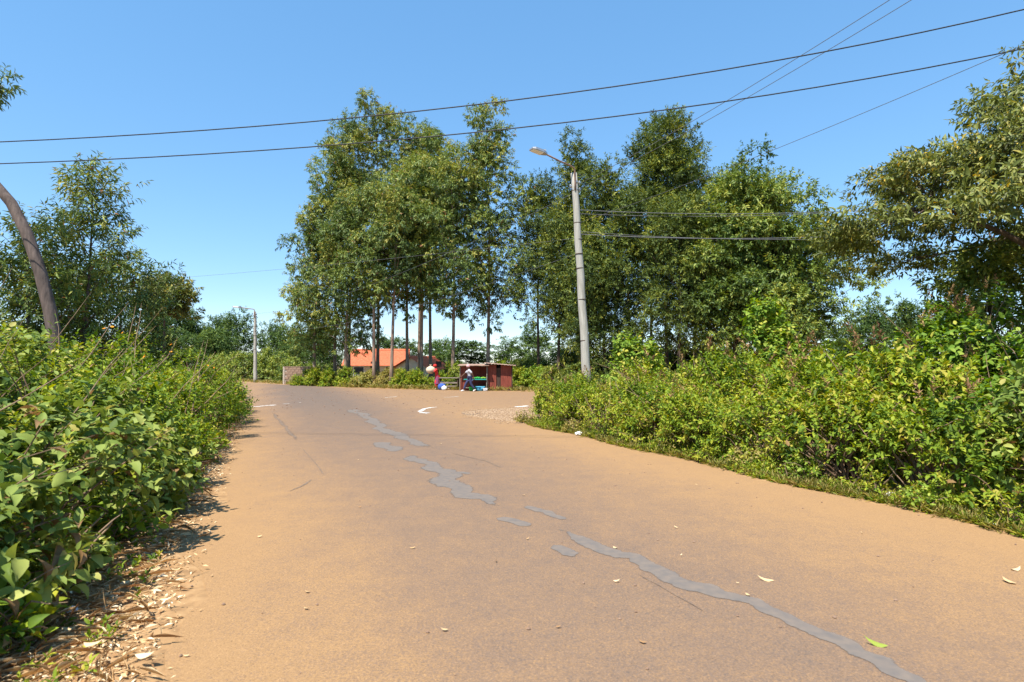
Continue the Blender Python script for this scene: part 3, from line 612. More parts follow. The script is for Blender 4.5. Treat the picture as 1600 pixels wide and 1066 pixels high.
# leaning trunk whose crown hangs just outside the picture
LD = 12.0; lb = base_at(96, LD)
lt = empty('leaning_tree', lb); tag(lt, 'leaning grey trunk curving up out of the thicket to a high leafy crown', 'tree')
lp = [Vector((lb[0], LD + .1, -.1)), P(88, 540, LD), P(78, 485, LD), P(63, 425, LD), P(42, 365, LD), P(18, 318, LD), P(-10, 285, LD), P(-60, 240, LD), P(-110, 190, LD), P(-160, 120, LD)]
mb = MB(); mb.tube([p - lt.location for p in lp], [.17, .13, .122, .117, .112, .106, .095, .082, .065, .03], 12); mb.build('trunk', M['greybark'], lt, True)
g = np.random.default_rng(71); ls = Leaves()
for c, rr in ((P(-22, 128, LD), .42), (P(-60, 110, LD), .8), (P(-110, 100, LD), 1.1), (P(-170, 150, LD), 1.1), (P(-130, 60, LD), 1.0)):
    o = np.array(c - lt.location) + nrm(g.normal(0, 1, (60, 3))) * rr * g.random((60, 1)) ** .45
    sprigs(ls, o, (o - np.array(c - lt.location)) * 1.2 + g.normal(0, .3, (60, 3)), .25, 13, .16, .036, .5, .7, g.uniform(.1, .6, 60), g)
cr = link('crown', ls.mesh('crown', T_MID), M['euca'], lt); cr['kind'] = 'stuff'

# ------------------------------------------------------------------ left thicket
LG = 'shrubs of the thicket beside the leaf-littered verge'
SAGE = 'broad-leaved grey-green shrub in the thicket beside the leaf-littered verge'
LANT = 'small-leaved lantana bush in the thicket beside the leaf-littered verge'
li = 0
for (y, off, h, r_, kind, np_) in [(1.9, 1.75, 1.35, .85, 's', 0), (3.1, 1.75, 1.35, .95, 's', 190), (4.5, 1.65, 1.45, 1.0, 's', 190), (5.9, 1.5, 1.45, .95, 's', 120), (7.3, 1.45, 1.5, 1.0, 'l', 0), (8.8, 1.4, 1.6, 1.1, 'l', 0),
                                   (10.4, 1.35, 1.65, 1.1, 'l', 0), (12.0, 1.3, 1.7, 1.15, 'l', 0), (13.7, 1.25, 1.7, 1.2, 'l', 0), (15.4, 1.2, 1.7, 1.2, 'l', 0), (17.1, 1.15, 1.65, 1.2, 'l', 0), (18.8, 1.1, 1.6, 1.15, 'l', 0), (20.3, 1.3, 1.45, 1.1, 'l', 0),
                                   (3.9, 3.0, 1.95, 1.1, 's', 150), (5.4, 2.9, 2.0, 1.15, 's', 150), (7.0, 2.9, 2.0, 1.2, 's', 60), (8.8, 2.9, 2.05, 1.3, 's', 0), (10.8, 2.8, 2.1, 1.35, 'l', 0), (13.0, 2.8, 2.15, 1.4, 'l', 0), (15.4, 2.8, 2.15, 1.4, 'l', 0), (18.0, 2.7, 2.0, 1.4, 'l', 0),
                                   (5.2, 4.4, 2.1, 1.2, 's', 0), (7.4, 4.5, 2.25, 1.3, 's', 0), (10.0, 4.6, 2.3, 1.5, 'l', 0), (13.0, 4.8, 2.4, 1.6, 'l', 0), (16.5, 4.8, 2.4, 1.6, 'l', 0)]:
    b = (edgeL(y) - off, y, 0); h = h * ((1.16 if y < 12 else 1.08) + (.10 if off > 2.5 and y < 12 else 0)); r_ *= 1.05; li += 1
    row = 'front row' if off < 2 else 'middle row' if off < 3.5 else 'back row'
    spot = 'beside the road bend' if y > 16 else 'below the flat-topped tree' if y > 12 else 'below the young eucalyptus' if y > 8 else 'near the leaning trunk' if y > 5 else 'beside the large dry leaves'
    SAGE = 'broad-leaved grey-green shrub, %s of the littered-verge thicket %s' % (row, spot); LANT = 'small-leaved lantana, %s of the littered-verge thicket %s' % (row, spot)
    if kind == 's':
        shrub('broadleaf_shrub', SAGE, LG, b, r_, r_, h, 230, 11, .13, .07, 'sage', 800 + li, T_MID, mixed=True, lift=.1, droop=.3, spread=1.0, stems=34, nparts=np_, splen=.3, vmean=.5, inner=.4, low=-.12)
    else:
        fl = {19: 4, 20: 3, 11: 1, 12: 1}.get(li, 0)
        lab = LANT if not fl else LANT.replace('small-leaved lantana', 'orange-flowered lantana')
        shrub('lantana_bush', lab, LG, b, r_, r_, h, 420, 13, .095, .045, 'lantana', 800 + li, T_MID if y < 12 else T_TWO, lift=.12, droop=.2, spread=.9, stems=40, splen=.28, vmean=.5, inner=.5, flowers=fl, low=-.08)
lowg = 'low plants creeping onto the leaf-littered verge'
for i, (y, off, h, r_, np_) in enumerate([(2.35, 1.05, .42, .36, 60), (3.25, .95, .5, .34, 80), (4.15, 1.0, .45, .38, 80), (5.2, .8, .4, .32, 60), (6.3, .75, .4, .34, 40), (7.6, .6, .35, .35, 0), (9.2, .55, .4, .4, 0), (11, .5, .4, .4, 0), (2.7, 1.5, .7, .5, 60)]):
    b = (edgeL(y) - off, y, 0.02)
    shrub('low_plant', ('low broad-leaved' if i % 2 == 0 else 'low small-leaved') + ' plant creeping onto the leaf-littered verge ' + ('beside the large dry leaves' if y < 5 else 'below the young eucalyptus' if y > 7 else 'near the leaning trunk'), lowg, b, r_, r_, h, 34, 8, .10, .058, 'sage' if i % 2 == 0 else 'lantana', 880 + i, T_MID, lift=.15, droop=.15, stems=14, nparts=np_, splen=.16, vmean=.6, inner=.2, cat='plant', stem_r=.006)
# ------------------------------------------------------------------ right thicket
RG = 'shrubs of the long thicket across the road from the leaf-littered verge'
RL = 'bushy yellow-green lantana with rusty seed heads in the long thicket'
RB = 'broad-leaved climber shrub in the long thicket under the overhanging tree'
ri = 0
for (y, off, h, r_, kind, np_) in [(4.6, 1.5, 1.7, .95, 's', 0), (5.8, 1.3, 1.5, .9, 's', 150), (7.0, 1.15, 1.35, .9, 'l', 0), (8.1, 1.1, 1.3, .85, 'l', 0), (9.2, 1.1, 1.25, .9, 'l', 0), (10.4, 1.1, 1.25, .95, 'l', 0), (11.6, 1.1, 1.2, .95, 'l', 0),
                                   (12.8, 1.1, 1.2, .95, 'l', 0), (14.0, 1.05, 1.15, .9, 'l', 0), (15.1, 1.0, 1.05, .85, 'l', 0), (16.0, 1.3, 1.15, .8, 'l', 0),
                                   (5.6, 2.8, 2.15, 1.15, 's', 120), (7.2, 2.6, 2.05, 1.15, 'b', 130), (8.7, 2.5, 1.95, 1.15, 'l', 0), (10.3, 2.5, 1.9, 1.2, 'l', 0), (12.0, 2.5, 1.8, 1.2, 'l', 0), (13.8, 2.4, 1.6, 1.2, 'l', 0), (15.4, 2.5, 1.45, 1.1, 'l', 0), (16.8, 2.4, 1.3, 1.0, 'l', 0),
                                   (7.6, 4.2, 2.5, 1.3, 'b', 0), (9.6, 4.2, 2.15, 1.4, 'l', 0), (11.8, 4.2, 2.1, 1.4, 'l', 0), (14.0, 4.2, 2.0, 1.5, 'l', 0), (16.4, 4.2, 1.8, 1.4, 'l', 0),
                                   (9.8, 4.8, 2.75, 1.2, 'b', 0), (10.6, 5.9, 3.0, 1.4, 'b', 0), (9.3, 5.5, 2.85, 1.2, 'b', 0), (11.6, 5.0, 2.0, 1.3, 'l', 0), (8.6, 6.2, 2.9, 1.2, 'b', 0)]:
    h *= (1 + .13 * math.sin(ri * 2.1)) * (1.0 if off < 2 else .86 if kind == 'l' and off > 3.5 else .97)
    b = (edgeR(y) + off, y, 0); ri += 1
    row = 'front row' if off < 2 else 'middle row' if off < 3.5 else 'back row'
    spot = 'by the gravel corner' if y > 14.6 else 'below the street lamp pole' if y > 12.5 else 'opposite the crumpled plastic bag' if y > 9 else 'beneath the overhanging tree'
    if kind == 'l': RL = 'rusty-headed lantana, %s of the long thicket %s' % (row, spot)
    if kind == 'b': RB = 'broad-leaved climber shrub, %s of the long thicket %s' % (row, spot)
    if kind == 's':
        shrub('broadleaf_shrub', 'broad-leaved soft green shrub with bare lower stems in the long thicket', RG, b, r_, r_, h, 240, 11, .12, .065, 'sage', 900 + ri, T_MID, mixed=True, lift=.32, stems=60, nparts=np_, splen=.28, vmean=.62, inner=.42)
    elif kind == 'b':
        shrub('climber_shrub', RB, RG, b, r_, r_, h, 360, 11, .125, .07, 'vine', 900 + ri, T_MID, lift=.2, stems=30, nparts=np_, splen=.3, vmean=.45, inner=.45, seeds=10)
    else:
        shrub('lantana_bush', RL, RG, b, r_, r_, h, 400, 13, .09, .043, 'lantana', 900 + ri, T_MID if y < 10 else T_TWO, lift=.3 if off < 2 else .2, droop=.15, stems=60, splen=.26, vmean=.62, inner=.5, seeds=14 if off > 2 else 4)
shrub('climber_mound', 'tall mound of heart-leaved climber rising above the lantana by the leafy tree', None, (P(1195, 560, 15).x, 15, 0), .95, .9, z_at(468, 15), 300, 12, .14, .10, 'vine', 960, T_MID, lift=.3, droop=.6, spread=.8, stems=20, splen=.3, vmean=.6, inner=.5)
shrub('climber_mound', 'small leafy climber mound just beside the street lamp base', None, (P(990, 560, 17.5).x, 17.5, 0), 1.0, .8, z_at(533, 17.5), 260, 12, .15, .10, 'vine', 961, T_MID, lift=.3, droop=.6, spread=.8, stems=20, splen=.3, vmean=.6, inner=.5)
for i, (y, off, h, r_, mt) in enumerate([(4.9, .35, .38, .3, 'vine'), (5.7, .42, .5, .34, 'lantana'), (6.4, .3, .34, .26, 'vine'), (7.1, .4, .5, .3, 'lantana'), (7.9, .34, .42, .28, 'vine'), (8.8, .4, .55, .34, 'dryweed'), (9.6, .3, .36, .28, 'lantana'),
                                     (10.5, .42, .5, .32, 'dryweed'), (11.4, .3, .36, .3, 'lantana'), (12.5, .36, .42, .32, 'lantana'), (13.6, .3, .36, .3, 'dryweed'), (14.8, .3, .34, .3, 'lantana'), (15.9, .2, .32, .3, 'dryweed'), (5.2, .75, .6, .36, 'lantana'), (9.2, .7, .62, .36, 'vine')]):
    shrub('roadside_weed', {'vine': 'low bright green leafy weed', 'lantana': 'low yellow-green weed', 'dryweed': 'yellowing dry weed'}[mt] + ' at the road edge of the long thicket', 'roadside weeds of the long thicket', (edgeR(y) + off, y, 0), r_, r_, h, 42, 9, .062, .03, mt, 1700 + i, T_MID,
          lift=.12, droop=.1, stems=16, splen=.14, vmean=.66, inner=.2, cat='weed', stem_r=.005, twigs=2)
g = np.random.default_rng(77); ls = Leaves(); N = 3600
yy = 16.6 - 12.2 * g.random(N) ** .8; oo = np.clip(g.gamma(2.2, .16, N) + .02, 0, 1.1)
po = np.stack([edgeR(yy) + oo + .1 * np.sin(yy * 1.9 + 2.1), yy, np.full(N, .01)], -1)
hh = (.04 + .26 * np.clip(oo / .6, 0, 1)) * g.uniform(.35, 1.5, N) * (.65 + .55 * np.sin(yy * 2.3) * np.sin(yy * .9 + 1) + .25 * np.sin(yy * 6.1))
hh = np.maximum(hh, .03)
for lo, hi in ((0, .09), (.09, .17), (.17, .6)):
    q = (hh >= lo) & (hh < hi); n_ = q.sum()
    if n_: sprigs(ls, po[q], np.array([0, 0, 1.]) + g.normal(0, .4, (n_, 3)), hh[q], 9, .055 + .05 * min(hi, .3), .024 + .02 * min(hi, .3), -.05, .8, g.uniform(.35, .95, n_), g)
tag(link('verge_weeds', ls.mesh('verge_weeds', T_TWO), M['lantana']), 'low yellow-green weeds and grass edging the long thicket', 'weeds', kind='stuff')
ls = Leaves(); N = 1500
yy = 16.6 - 12.5 * g.random(N) ** .8; oo = g.gamma(2, .14, N)
sprigs(ls, np.stack([edgeR(yy) + oo + .08 * np.sin(yy * 1.9 + 2.1), yy, np.full(N, .01)], -1), np.array([0, 0, 1.]) + g.normal(0, .5, (N, 3)), .05, 6, .13, .009, -.1, .7, g.uniform(.1, 1, N), g)
tag(link('verge_grass', ls.mesh('verge_grass', T_TWO), M['dryweed']), 'yellowish grass blades along the edge of the long thicket', 'grass', kind='stuff')

# ------------------------------------------------------------------ overhanging tree on the right
ot = empty('overhanging_tree', (11.95, 10.6, 0)); tag(ot, 'spreading bronze-green tree overhanging the long thicket', 'tree')
g = np.random.default_rng(81); mb = MB(); ls = Leaves(); RR = 5.15
mb.tube([(0, 0, -.1), (-.1, 0, 1.2), (-.15, .1, 2.4), (-.1, .1, 3.4), (0, 0, 4.6), (.1, 0, 5.8)], [.30, .25, .22, .19, .12, .05], 12)
def topz(r): return 7.8 - 3.5 * r ** 2.3
def botz(r): return 3.95 + .25 * r ** 2
limb_pts = []
for i in range(11):
    az = i * 2 * math.pi / 11 + .2; rr = g.uniform(.6, .85) * RR; s0 = Vector((0, 0, g.uniform(2.2, 4.2))); e = Vector((math.cos(az) * rr, math.sin(az) * rr * .8, g.uniform(4.3, 5.4)))
    c = s0.lerp(e, .45) + Vector((g.normal(0, .4), g.normal(0, .4), g.uniform(.3, .9))); q = [s0.lerp(c, t).lerp(c.lerp(e, t), t) + Vector(g.normal(0, .04, 3)) for t in (0, .17, .33, .5, .67, .83, 1)]
    mb.tube(q, [.11, .095, .08, .065, .05, .035, .015], 6, False); limb_pts += q[1:]
for i in range(215):
    az = i * 2.39996; r = math.sqrt((i + .5) / 215); rr = min(1, r * g.uniform(.9, 1.12))
    lvl = g.random() ** .62; zz = botz(rr) + (topz(rr) - botz(rr)) * lvl + g.normal(0, .12)
    rho = RR * rr * (1 + .10 * math.sin(3 * az + 1) + .06 * math.sin(7 * az))
    c = Vector((rho * math.cos(az) * 1.0, rho * math.sin(az) * .78, zz)); s0 = min(limb_pts, key=lambda p: (p - c).length)
    m_ = s0.lerp(c, .5) + Vector((g.normal(0, .25), g.normal(0, .25), g.normal(0, .2))); q = [s0.lerp(m_, t).lerp(m_.lerp(c, t), t) for t in (0, .25, .5, .75, 1)]
    mb.tube(q, [.022, .019, .015, .01, .005], 4, False)
    S = 32; rc = .6; o = np.array(c) + nrm(g.normal(0, 1, (S, 3))) * rc * g.random((S, 1)) ** .5 * np.array([1.15, 1.15, .42])
    outw = np.array([math.cos(az), math.sin(az), 0]) * (.35 + .5 * rr)
    d = (o - np.array(c)) / rc * .6 + outw + np.array([0, 0, .12]) + g.normal(0, .25, (S, 3))
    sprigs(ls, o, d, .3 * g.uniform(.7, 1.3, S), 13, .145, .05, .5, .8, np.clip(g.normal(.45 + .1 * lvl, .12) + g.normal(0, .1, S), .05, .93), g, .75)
data = ls.cat(); w = data[0] + np.array(ot.location); dist = np.linalg.norm(w - np.array([0, 0, CAM_H]), axis=1)
px = 800 + F * w[:, 0] / np.maximum(w[:, 1], .1); idx = np.argsort(-np.where((px < 1600) & (w[:, 1] > 1), data[3] / dist, 0))[:300]
leaf_objects(ot, data, idx, 'bronze', None); keep = np.ones(len(dist), bool); keep[idx] = False
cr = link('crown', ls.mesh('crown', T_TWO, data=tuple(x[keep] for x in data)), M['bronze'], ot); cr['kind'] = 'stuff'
mb.build('trunk', M['darkbark'], ot, True)
tree('thicket_tree', 'small dull green tree between the overhanging tree and the long thicket', None, base_at(1555, 13), z_at(392, 13), 1.6, 1.7, 'glossy', 'darkbark', 712, limbs=44, clus=3, spr=7, K=12, leafL=.17, leafW=.06, tr=.09,
     up=(.2, .8), rc=.45, droop=.4, prof='round', tmpl=T_TWO, wob=.1, vmean=.5, splen=.3)

# ------------------------------------------------------------------ street lamps and wires
def street_lamp(name, label, base, top, r0, r1, arm_tip, head_dir, scale=1.0):
    o = empty(name, base); tag(o, label, 'street lamp', 'street lamps on wooden poles'); B = Vector(base); T = Vector(top) - B
    mb = MB(); n = 14; mb.tube([T * (i / n) + Vector((.012 * math.sin(i * 1.7), .012 * math.cos(i * 2.1), 0)) - (Vector((0, 0, .3)) if i == 0 else Vector()) for i in range(n + 1)], [r0 + (r1 - r0) * i / n for i in range(n + 1)], 16)
    mb.build('pole', M['pole'], o, True)
    for t in (.30, .47, .60, .66, .72, .79, .93, .96):
        mb = MB(); c = T * t; rr = r0 + (r1 - r0) * t + .006; w = .05 if t > .9 else .014; d = T.normalized()
        mb.tube([c - d * w, c + d * w], rr, 16); mb.build('metal_band', M['metal'] if t > .9 else M['darkwood'], o, True)
    for s, t in ((1, .93), (1, .96), (-1, .945)):
        mb = MB(); c = T * t + Vector((s * (r1 + .05), -.02, 0)); mb.lathe([(.012, -.06), (.035, -.05), (.02, -.02), (.038, 0), (.02, .03), (.03, .05), (.01, .06)], 8, c); mb.build('insulator', M['metal'], o, True)
    A = Vector(arm_tip) - B; s0 = T * .955 + Vector((0, -r1 - .02, 0)); k = T * 1.0 + Vector((0, -r1 - .02, .12 * scale))
    mb = MB(); mb.tube([s0 - Vector((0, 0, .25)), s0, k, k.lerp(A, .12) + Vector((0, 0, .03)), k.lerp(A, .5), A], [.028 * scale] * 6, 8); mb.build('lamp_arm', M['rustarm'], o, True)
    hd = (A - k).normalized(); hd.z *= .55; hd.normalize(); sd = Vector((0, 0, 1)).cross(hd).normalized(); up = hd.cross(sd)
    def fr(a, b, c): return A + hd * a * scale + sd * b * scale + up * c * scale
    mb = MB(); prof = [(-.08, .05, .03), (.0, .10, .05), (.10, .15, .055), (.42, .16, .045), (.52, .12, .02)]; vsx, fs = [], []
    for a, b, c in prof: vsx += [fr(a, -b, -.03), fr(a, b, -.03), fr(a, b * .85, c), fr(a, -b * .85, c)]
    for i in range(4):
        for j in range(4): fs.append((i*4+j, i*4+(j+1) % 4, i*4+4+(j+1) % 4, i*4+4+j))
    fs += [(3, 2, 1, 0), (16, 17, 18, 19)]; mb.add(vsx, fs); head = mb.build('lamp_head', M['metal'], o)
    mb = MB(); vsx = [fr(a, b, c) for c in (-.031, -.052) for a, b in ((.10, -.13), (.49, -.11), (.49, .11), (.10, .13))]
    mb.add(vsx, [(0, 1, 2, 3), (7, 6, 5, 4), (0, 4, 5, 1), (1, 5, 6, 2), (2, 6, 7, 3), (3, 7, 4, 0)]); mb.build('lamp_lens', M['lens'], head)
    mb = MB(); mb.box(fr(.04, 0, .075), (.14, .14, .06)); mb.build('driver_box', M['metal'], head)
    return o
pole_top = P(897, 271, 19.0); pole_base = (P(920, 600, 19.0).x, 19.0, 0)
street_lamp('street_lamp', 'street lamp on a thick weathered wooden pole rising from the long thicket', pole_base, pole_top, .155, .105, P(851, 240, 18.3), None, 1.0)
fp_b = (G(399, 598).x, G(399, 598).y, 0); fd = fp_b[1]
street_lamp('street_lamp', 'small distant street lamp on a grey pole before the green hedge', fp_b, P(398.5, 487, fd), .17, .11, P(376, 480.5, fd - .3), None, 1.35)
def wire(name, label, pts, rad, mat, t0=0.0, t1=1.0, n=40, sag=0.0):
    """quadratic through three points, carried on past them"""
    a, b, c = [Vector(p) for p in pts]; mb = MB(); q = []
    for i in range(n + 1):
        t = t0 + (t1 - t0) * i / n
        l0 = (t - .5) * (t - 1) / .5; l1 = t * (t - 1) / -.25; l2 = t * (t - .5) / .5
        p = a * l0 + b * l1 + c * l2; p.z -= sag * 4 * t * (1 - t) if 0 <= t <= 1 else 0; q.append(p)
    mb.tube(q, rad, 5); o = mb.build(name, mat, None, True); tag(o, label, 'wire', 'overhead wires'); return o
def mid(a, b, s=0.0): return (Vector(a) + Vector(b)) / 2 - Vector((0, 0, s))
wire('overhead_cable', 'upper of two thick black cables spanning high over the road', [P(0, 222, 11.0), P(800, 157, 9.9), P(1600, 15, 8.8)], .0115, M['cable'], -.5, 1.5)
wire('overhead_cable', 'lower of two thick black cables spanning high over the road', [P(0, 256, 11.0), P(800, 201, 9.9), P(1600, 76, 8.8)], .011, M['cable'], -.5, 1.5)
for (a, d1, e, d2, lab, r_, sg) in [((900, 290), 19, (1390, 0), 10.4, 'upper of a pair of thin wires running from the wooden lamp pole over the thicket', .007, .12), ((903, 296), 19, (1424, 0), 10.4, 'lower of a pair of thin wires running from the wooden lamp pole over the thicket', .007, .12),
                                   ((905, 348), 19, (1600, 70), 8.8, 'single thin wire from halfway up the wooden lamp pole toward the overhanging tree', .006, .12)]:
    A_, B_ = P(*a, d1), P(*e, d2); wire('overhead_wire', lab, [A_, mid(A_, B_, sg), B_], r_, M['thinwire'], 0, 2.6)
for (a, e, d2, lab, r_) in [((904, 328), (1300, 331), 17.5, 'topmost level wire running from the wooden lamp pole past the wattle trees', .010), ((906, 334), (1300, 333), 17.6, 'level wire just under the topmost one past the wattle trees', .007), ((907, 366), (1300, 370), 17.5, 'lower level cable from the wooden lamp pole past the wattle trees', .012), ((907, 362), (1300, 374), 17.6, 'thin cable crossing the lower level cable by the wattle trees', .007)]:
    A_, B_ = P(*a, 19), P(*e, d2); wire('overhead_wire', lab, [A_, mid(A_, B_, .10), B_], r_, M['thinwire'], 0, 1.35)
A_, B_ = P(903, 372, 19), P(240, 437, 30); wire('overhead_wire', 'lone thin wire sloping from the wooden lamp pole past the grove toward the flat-topped tree', [A_, mid(A_, B_, .1), B_], .005, M['thinwire'], 0, 1.3)
A_, B_ = P(900, 300, 19), P(400, 490, fd); wire('overhead_wire', 'long wire joining the tops of the two street lamps', [A_, mid(A_, B_, .9), B_], .006, M['thinwire'], 0, 1.0)
A_, B_ = P(905, 395, 19), P(400, 516, fd); wire('overhead_wire', 'lower long wire joining the two street lamp poles', [A_, mid(A_, B_, .9), B_], .006, M['thinwire'], 0, 1.0)

# ------------------------------------------------------------------ houses, wall
def house(label, base, rz, w, d, hw, hr, wall='cream'):
    o = empty('house', base, rz); tag(o, label, 'house', 'orange-roofed houses behind the grove')
    mb = MB(); mb.box((0, 0, hw/2), (w, d, hw))
    mb.add([(-w/2, -d/2, hw), (-w/2, d/2, hw), (-w/2, 0, hw + hr), (w/2, -d/2, hw), (w/2, d/2, hw), (w/2, 0, hw + hr)], [(0, 2, 1), (3, 4, 5)]); mb.build('wall', M[wall], o)
    e = .45
    for s in (-1, 1):
        mb = MB(); n = 26
        for i in range(n):     # ribbed tile courses
            t0, t1 = i / n, (i + 1) / n; y0, y1 = s * (d/2 + e) * (1 - t0), s * (d/2 + e) * (1 - t1); sl = hr / (d/2); z0, z1 = hw + hr - abs(y0) * sl + .06, hw + hr - abs(y1) * sl + .02
            mb.add([(-w/2-e, y0, z0), (w/2+e, y0, z0), (w/2+e, y1, z1), (-w/2-e, y1, z1), (-w/2-e, y0, z0-.07), (w/2+e, y0, z0-.07)], [(0, 1, 2, 3) if s < 0 else (3, 2, 1, 0), (4, 5, 1, 0)])
        mb.build('roof_slope', M['tile'], o)
    mb = MB(); mb.tube([(-w/2-e, 0, hw+hr+.07), (w/2+e, 0, hw+hr+.07)], .11, 8); mb.build('ridge_cap', M['tile'], o)
    for x in (-w*.28, w*.28):
        mb = MB(); mb.box((x, -d/2 - .02, hw*.55), (1.2, .08, 1.0)); wn = mb.build('window', M['white_plastic'], o)
        mb = MB(); mb.box((x, -d/2 - .065, hw*.55), (1.04, .02, .84)); mb.build('pane', M['dark'], wn)
    mb = MB(); mb.box((0, -d/2 - .02, 1.0), (.95, .07, 2.0)); mb.build('door', M['darkwood'], o)
house('long orange tiled roof of the house behind the eucalyptus trunks', ((585 - 800) / F * 64, 66, 0), R(6), 6.2, 6.0, 1.75, 1.55)
house('smaller orange-roofed house with cream gable behind the bundle carrier', ((655 - 800) / F * 58, 60, 0), R(62), 3.6, 4.2, 1.35, 1.05)
wl = empty('block_wall', (G(445, 601).x, G(445, 601).y + .15, 0), R(-28)); tag(wl, 'short brown stone block wall end standing at the far road edge', 'wall')
mb = MB(); mb.box((2.0, .02, .72), (4.0, .16, 1.40)); mb.build('mortar_core', M['mortar'], wl)
mb = MB(); mb.box((0, 0, 0), (.43, .20, .185)); bme = mb.mesh('stone_block'); bme.materials.append(M['block'])
for r_ in range(7):
    for c in range(9):
        x = .22 + c * .45 + (.22 if r_ % 2 else 0)
        if x > 4.0: continue
        b = bpy.data.objects.new('stone_block', bme); COL.objects.link(b); b.parent = wl; b.location = (x, random.uniform(-.012, .012), .12 + r_ * .2); b.rotation_euler = (0, 0, random.uniform(-.02, .02))
mb = MB(); mb.box((-.10, 0, .74), (.2, .24, 1.48)); mb.build('end_pier', M['mortar'], wl)
mb = MB(); mb.box((2.0, 0, 1.46), (4.1, .24, .06)); mb.build('coping', M['block'], wl)

# ------------------------------------------------------------------ kiosk and stall
kb = Vector(((781 - 800) / F * 35.6, 35.6, 0)); k = empty('kiosk', kb); tag(k, 'red-brown board kiosk with dark doorway and sloping iron roof', 'kiosk')
def boards(parent, name, x0, x1, y, z0, z1, n, mat, axis='x', top=None):
    for i in range(n):
        a, b = x0 + (x1 - x0) * i / n, x0 + (x1 - x0) * (i + 1) / n; mb = MB(); zt = z1 if top is None else z1 + top * (i + .5) / n
        c = ((a + b) / 2, y + random.uniform(-.006, .006), (z0 + zt) / 2); dm = (abs(b - a) - .008, .022, zt - z0)
        if axis == 'y': c = (c[1], c[0], c[2]); dm = (dm[1], dm[0], dm[2])
        mb.box(c, dm); mb.build(name, M[mat], parent)
boards(k, 'wall_board', -.75, -.22, 0, .12, 1.66, 4, 'redwood', top=-.03); boards(k, 'wall_board', .06, .75, 0, .12, 1.62, 5, 'redwood', top=-.08)
boards(k, 'wall_board', 0.02, 1.4, .77, .1, 1.5, 8, 'redwood', 'y'); boards(k, 'wall_board', 0.02, 1.4, -.77, .1, 1.62, 8, 'redwood', 'y')
mb = MB(); mb.box((0, 1.4, .85), (1.5, .03, 1.6)); mb.build('back_wall', M['darkwood'], k)
mb = MB(); mb.box((-.08, .05, .74), (.26, .02, 1.36)); mb.build('door', M['darkwood'], k)
for x in (-.76, .76):
    mb = MB(); mb.box((x, -.03, .80), (.07, .06, 1.62)); mb.build('corner_post', M['darkwood'], k)
mb = MB(); vsx = [(-1.0 + i * .1, y, 1.74 - i * .0085 * 1.0 - (.022 if i % 2 else 0) + (0 if y < 0 else .05)) for i in range(21) for y in (-.35, 1.6)]
mb.add(vsx, [(2*i, 2*i+2, 2*i+3, 2*i+1) for i in range(20)]); rf = mb.build('roof_sheet', M['rustroof'], k)
mb = MB(); mb.box((0, .7, .05), (1.56, 1.42, .1)); mb.build('floor_base', M['darkwood'], k)
sb = Vector(((740 - 800) / F * 35.4, 35.4, 0)); s = empty('market_stall', sb); tag(s, 'open roadside stall with sheet roof and produce counter beside the kiosk', 'stall')
for x, y in ((-.85, 0), (.82, -.05), (-.85, 1.2), (.82, 1.2)):
    mb = MB(); mb.tube([(x, y, 0), (x + .02, y, 1.6)], .032, 6); mb.build('post', M['greywood'], s)
mb = MB(); mb.box((0, .55, 1.62), (1.95, 1.7, .03), rx=R(3)); mb.build('roof_sheet', M['rustroof'], s)
mb = MB(); mb.box((0, 1.25, .82), (1.75, .03, 1.45)); mb.build('back_panel', M['redwood'], s)
mb = MB(); mb.box((.1, .15, .72), (1.4, .6, .05)); mb.build('counter', M['teal_plastic'], s)
mb = MB(); mb.box((-.55, .2, .78), (.55, .03, 1.5)); mb.build('side_panel', M['redwood'], s)
mb = MB(); mb.box((.1, .2, .2), (1.4, .5, .04)); mb.build('lower_shelf', M['greywood'], s)
def pile(name, label, loc, mat, r_, n, cat):
    o = empty(name, loc); tag(o, label, cat)
    for i in range(n):
        a = i * 2.4; q = r_ * math.sqrt(i / n); mb = MB(); s_ = .055; mb.lathe([(.01, -s_), (s_*.8, -s_*.6), (s_, 0), (s_*.8, s_*.6), (.01, s_)], 8, (q * math.cos(a) * 1.4, q * math.sin(a), s_ + .05 * (1 - q / r_)))
        mb.build('fruit', M[mat], o, True)
pile('produce_pile', 'heap of green vegetables on the stall counter', sb + Vector((.25, .1, .745)), 'green_goods', .16, 14, 'produce'); pile('produce_pile', 'heap of lime-coloured fruit at the counter edge by the post', sb + Vector((.6, .1, .745)), 'lime_goods', .12, 9, 'produce')
pile('produce_pile', 'small heap of orange fruit on the stall counter', sb + Vector((-.15, .12, .745)), 'orange_goods', .12, 9, 'produce')
def tub(label, loc, mat, r_, h):
    o = empty('plastic_tub', loc); tag(o, label, 'tub'); mb = MB(); mb.lathe([(r_*.7, 0), (r_, h), (r_*.92, h), (r_*.64, .03)], 14); mb.build('tub_body', M[mat], o, True)
    mb = MB(); mb.lathe([(r_, h), (r_*1.07, h), (r_*1.07, h+.025), (r_*.92, h+.025)], 14); mb.build('rim', M[mat], o, True)
tub('green plastic tub on the ground before the stall', sb + Vector((-.05, -.35, 0)), 'green_goods', .22, .22); tub('pale blue plastic tub under the stall counter', sb + Vector((.42, -.15, .0)), 'sky_plastic', .3, .26)
tub('white plastic tub beside the stall post', sb + Vector((.75, -.4, .0)), 'white_plastic', .16, .16)
tb = Vector(((702 - 800) / F * 37.0, 37.0, 0)); t = empty('plank_table', tb); tag(t, 'old grey plank table between the bundle carrier and the stall', 'table')
for i in range(4):
    mb = MB(); mb.box((0, -.3 + i * .2, .78), (1.3, .18, .04)); mb.build('plank', M['greywood'], t)
for x in (-.58, .58):
    for y in (-.3, .3):
        mb = MB(); mb.box((x, y, .38), (.06, .06, .76)); mb.build('leg', M['darkwood'], t)
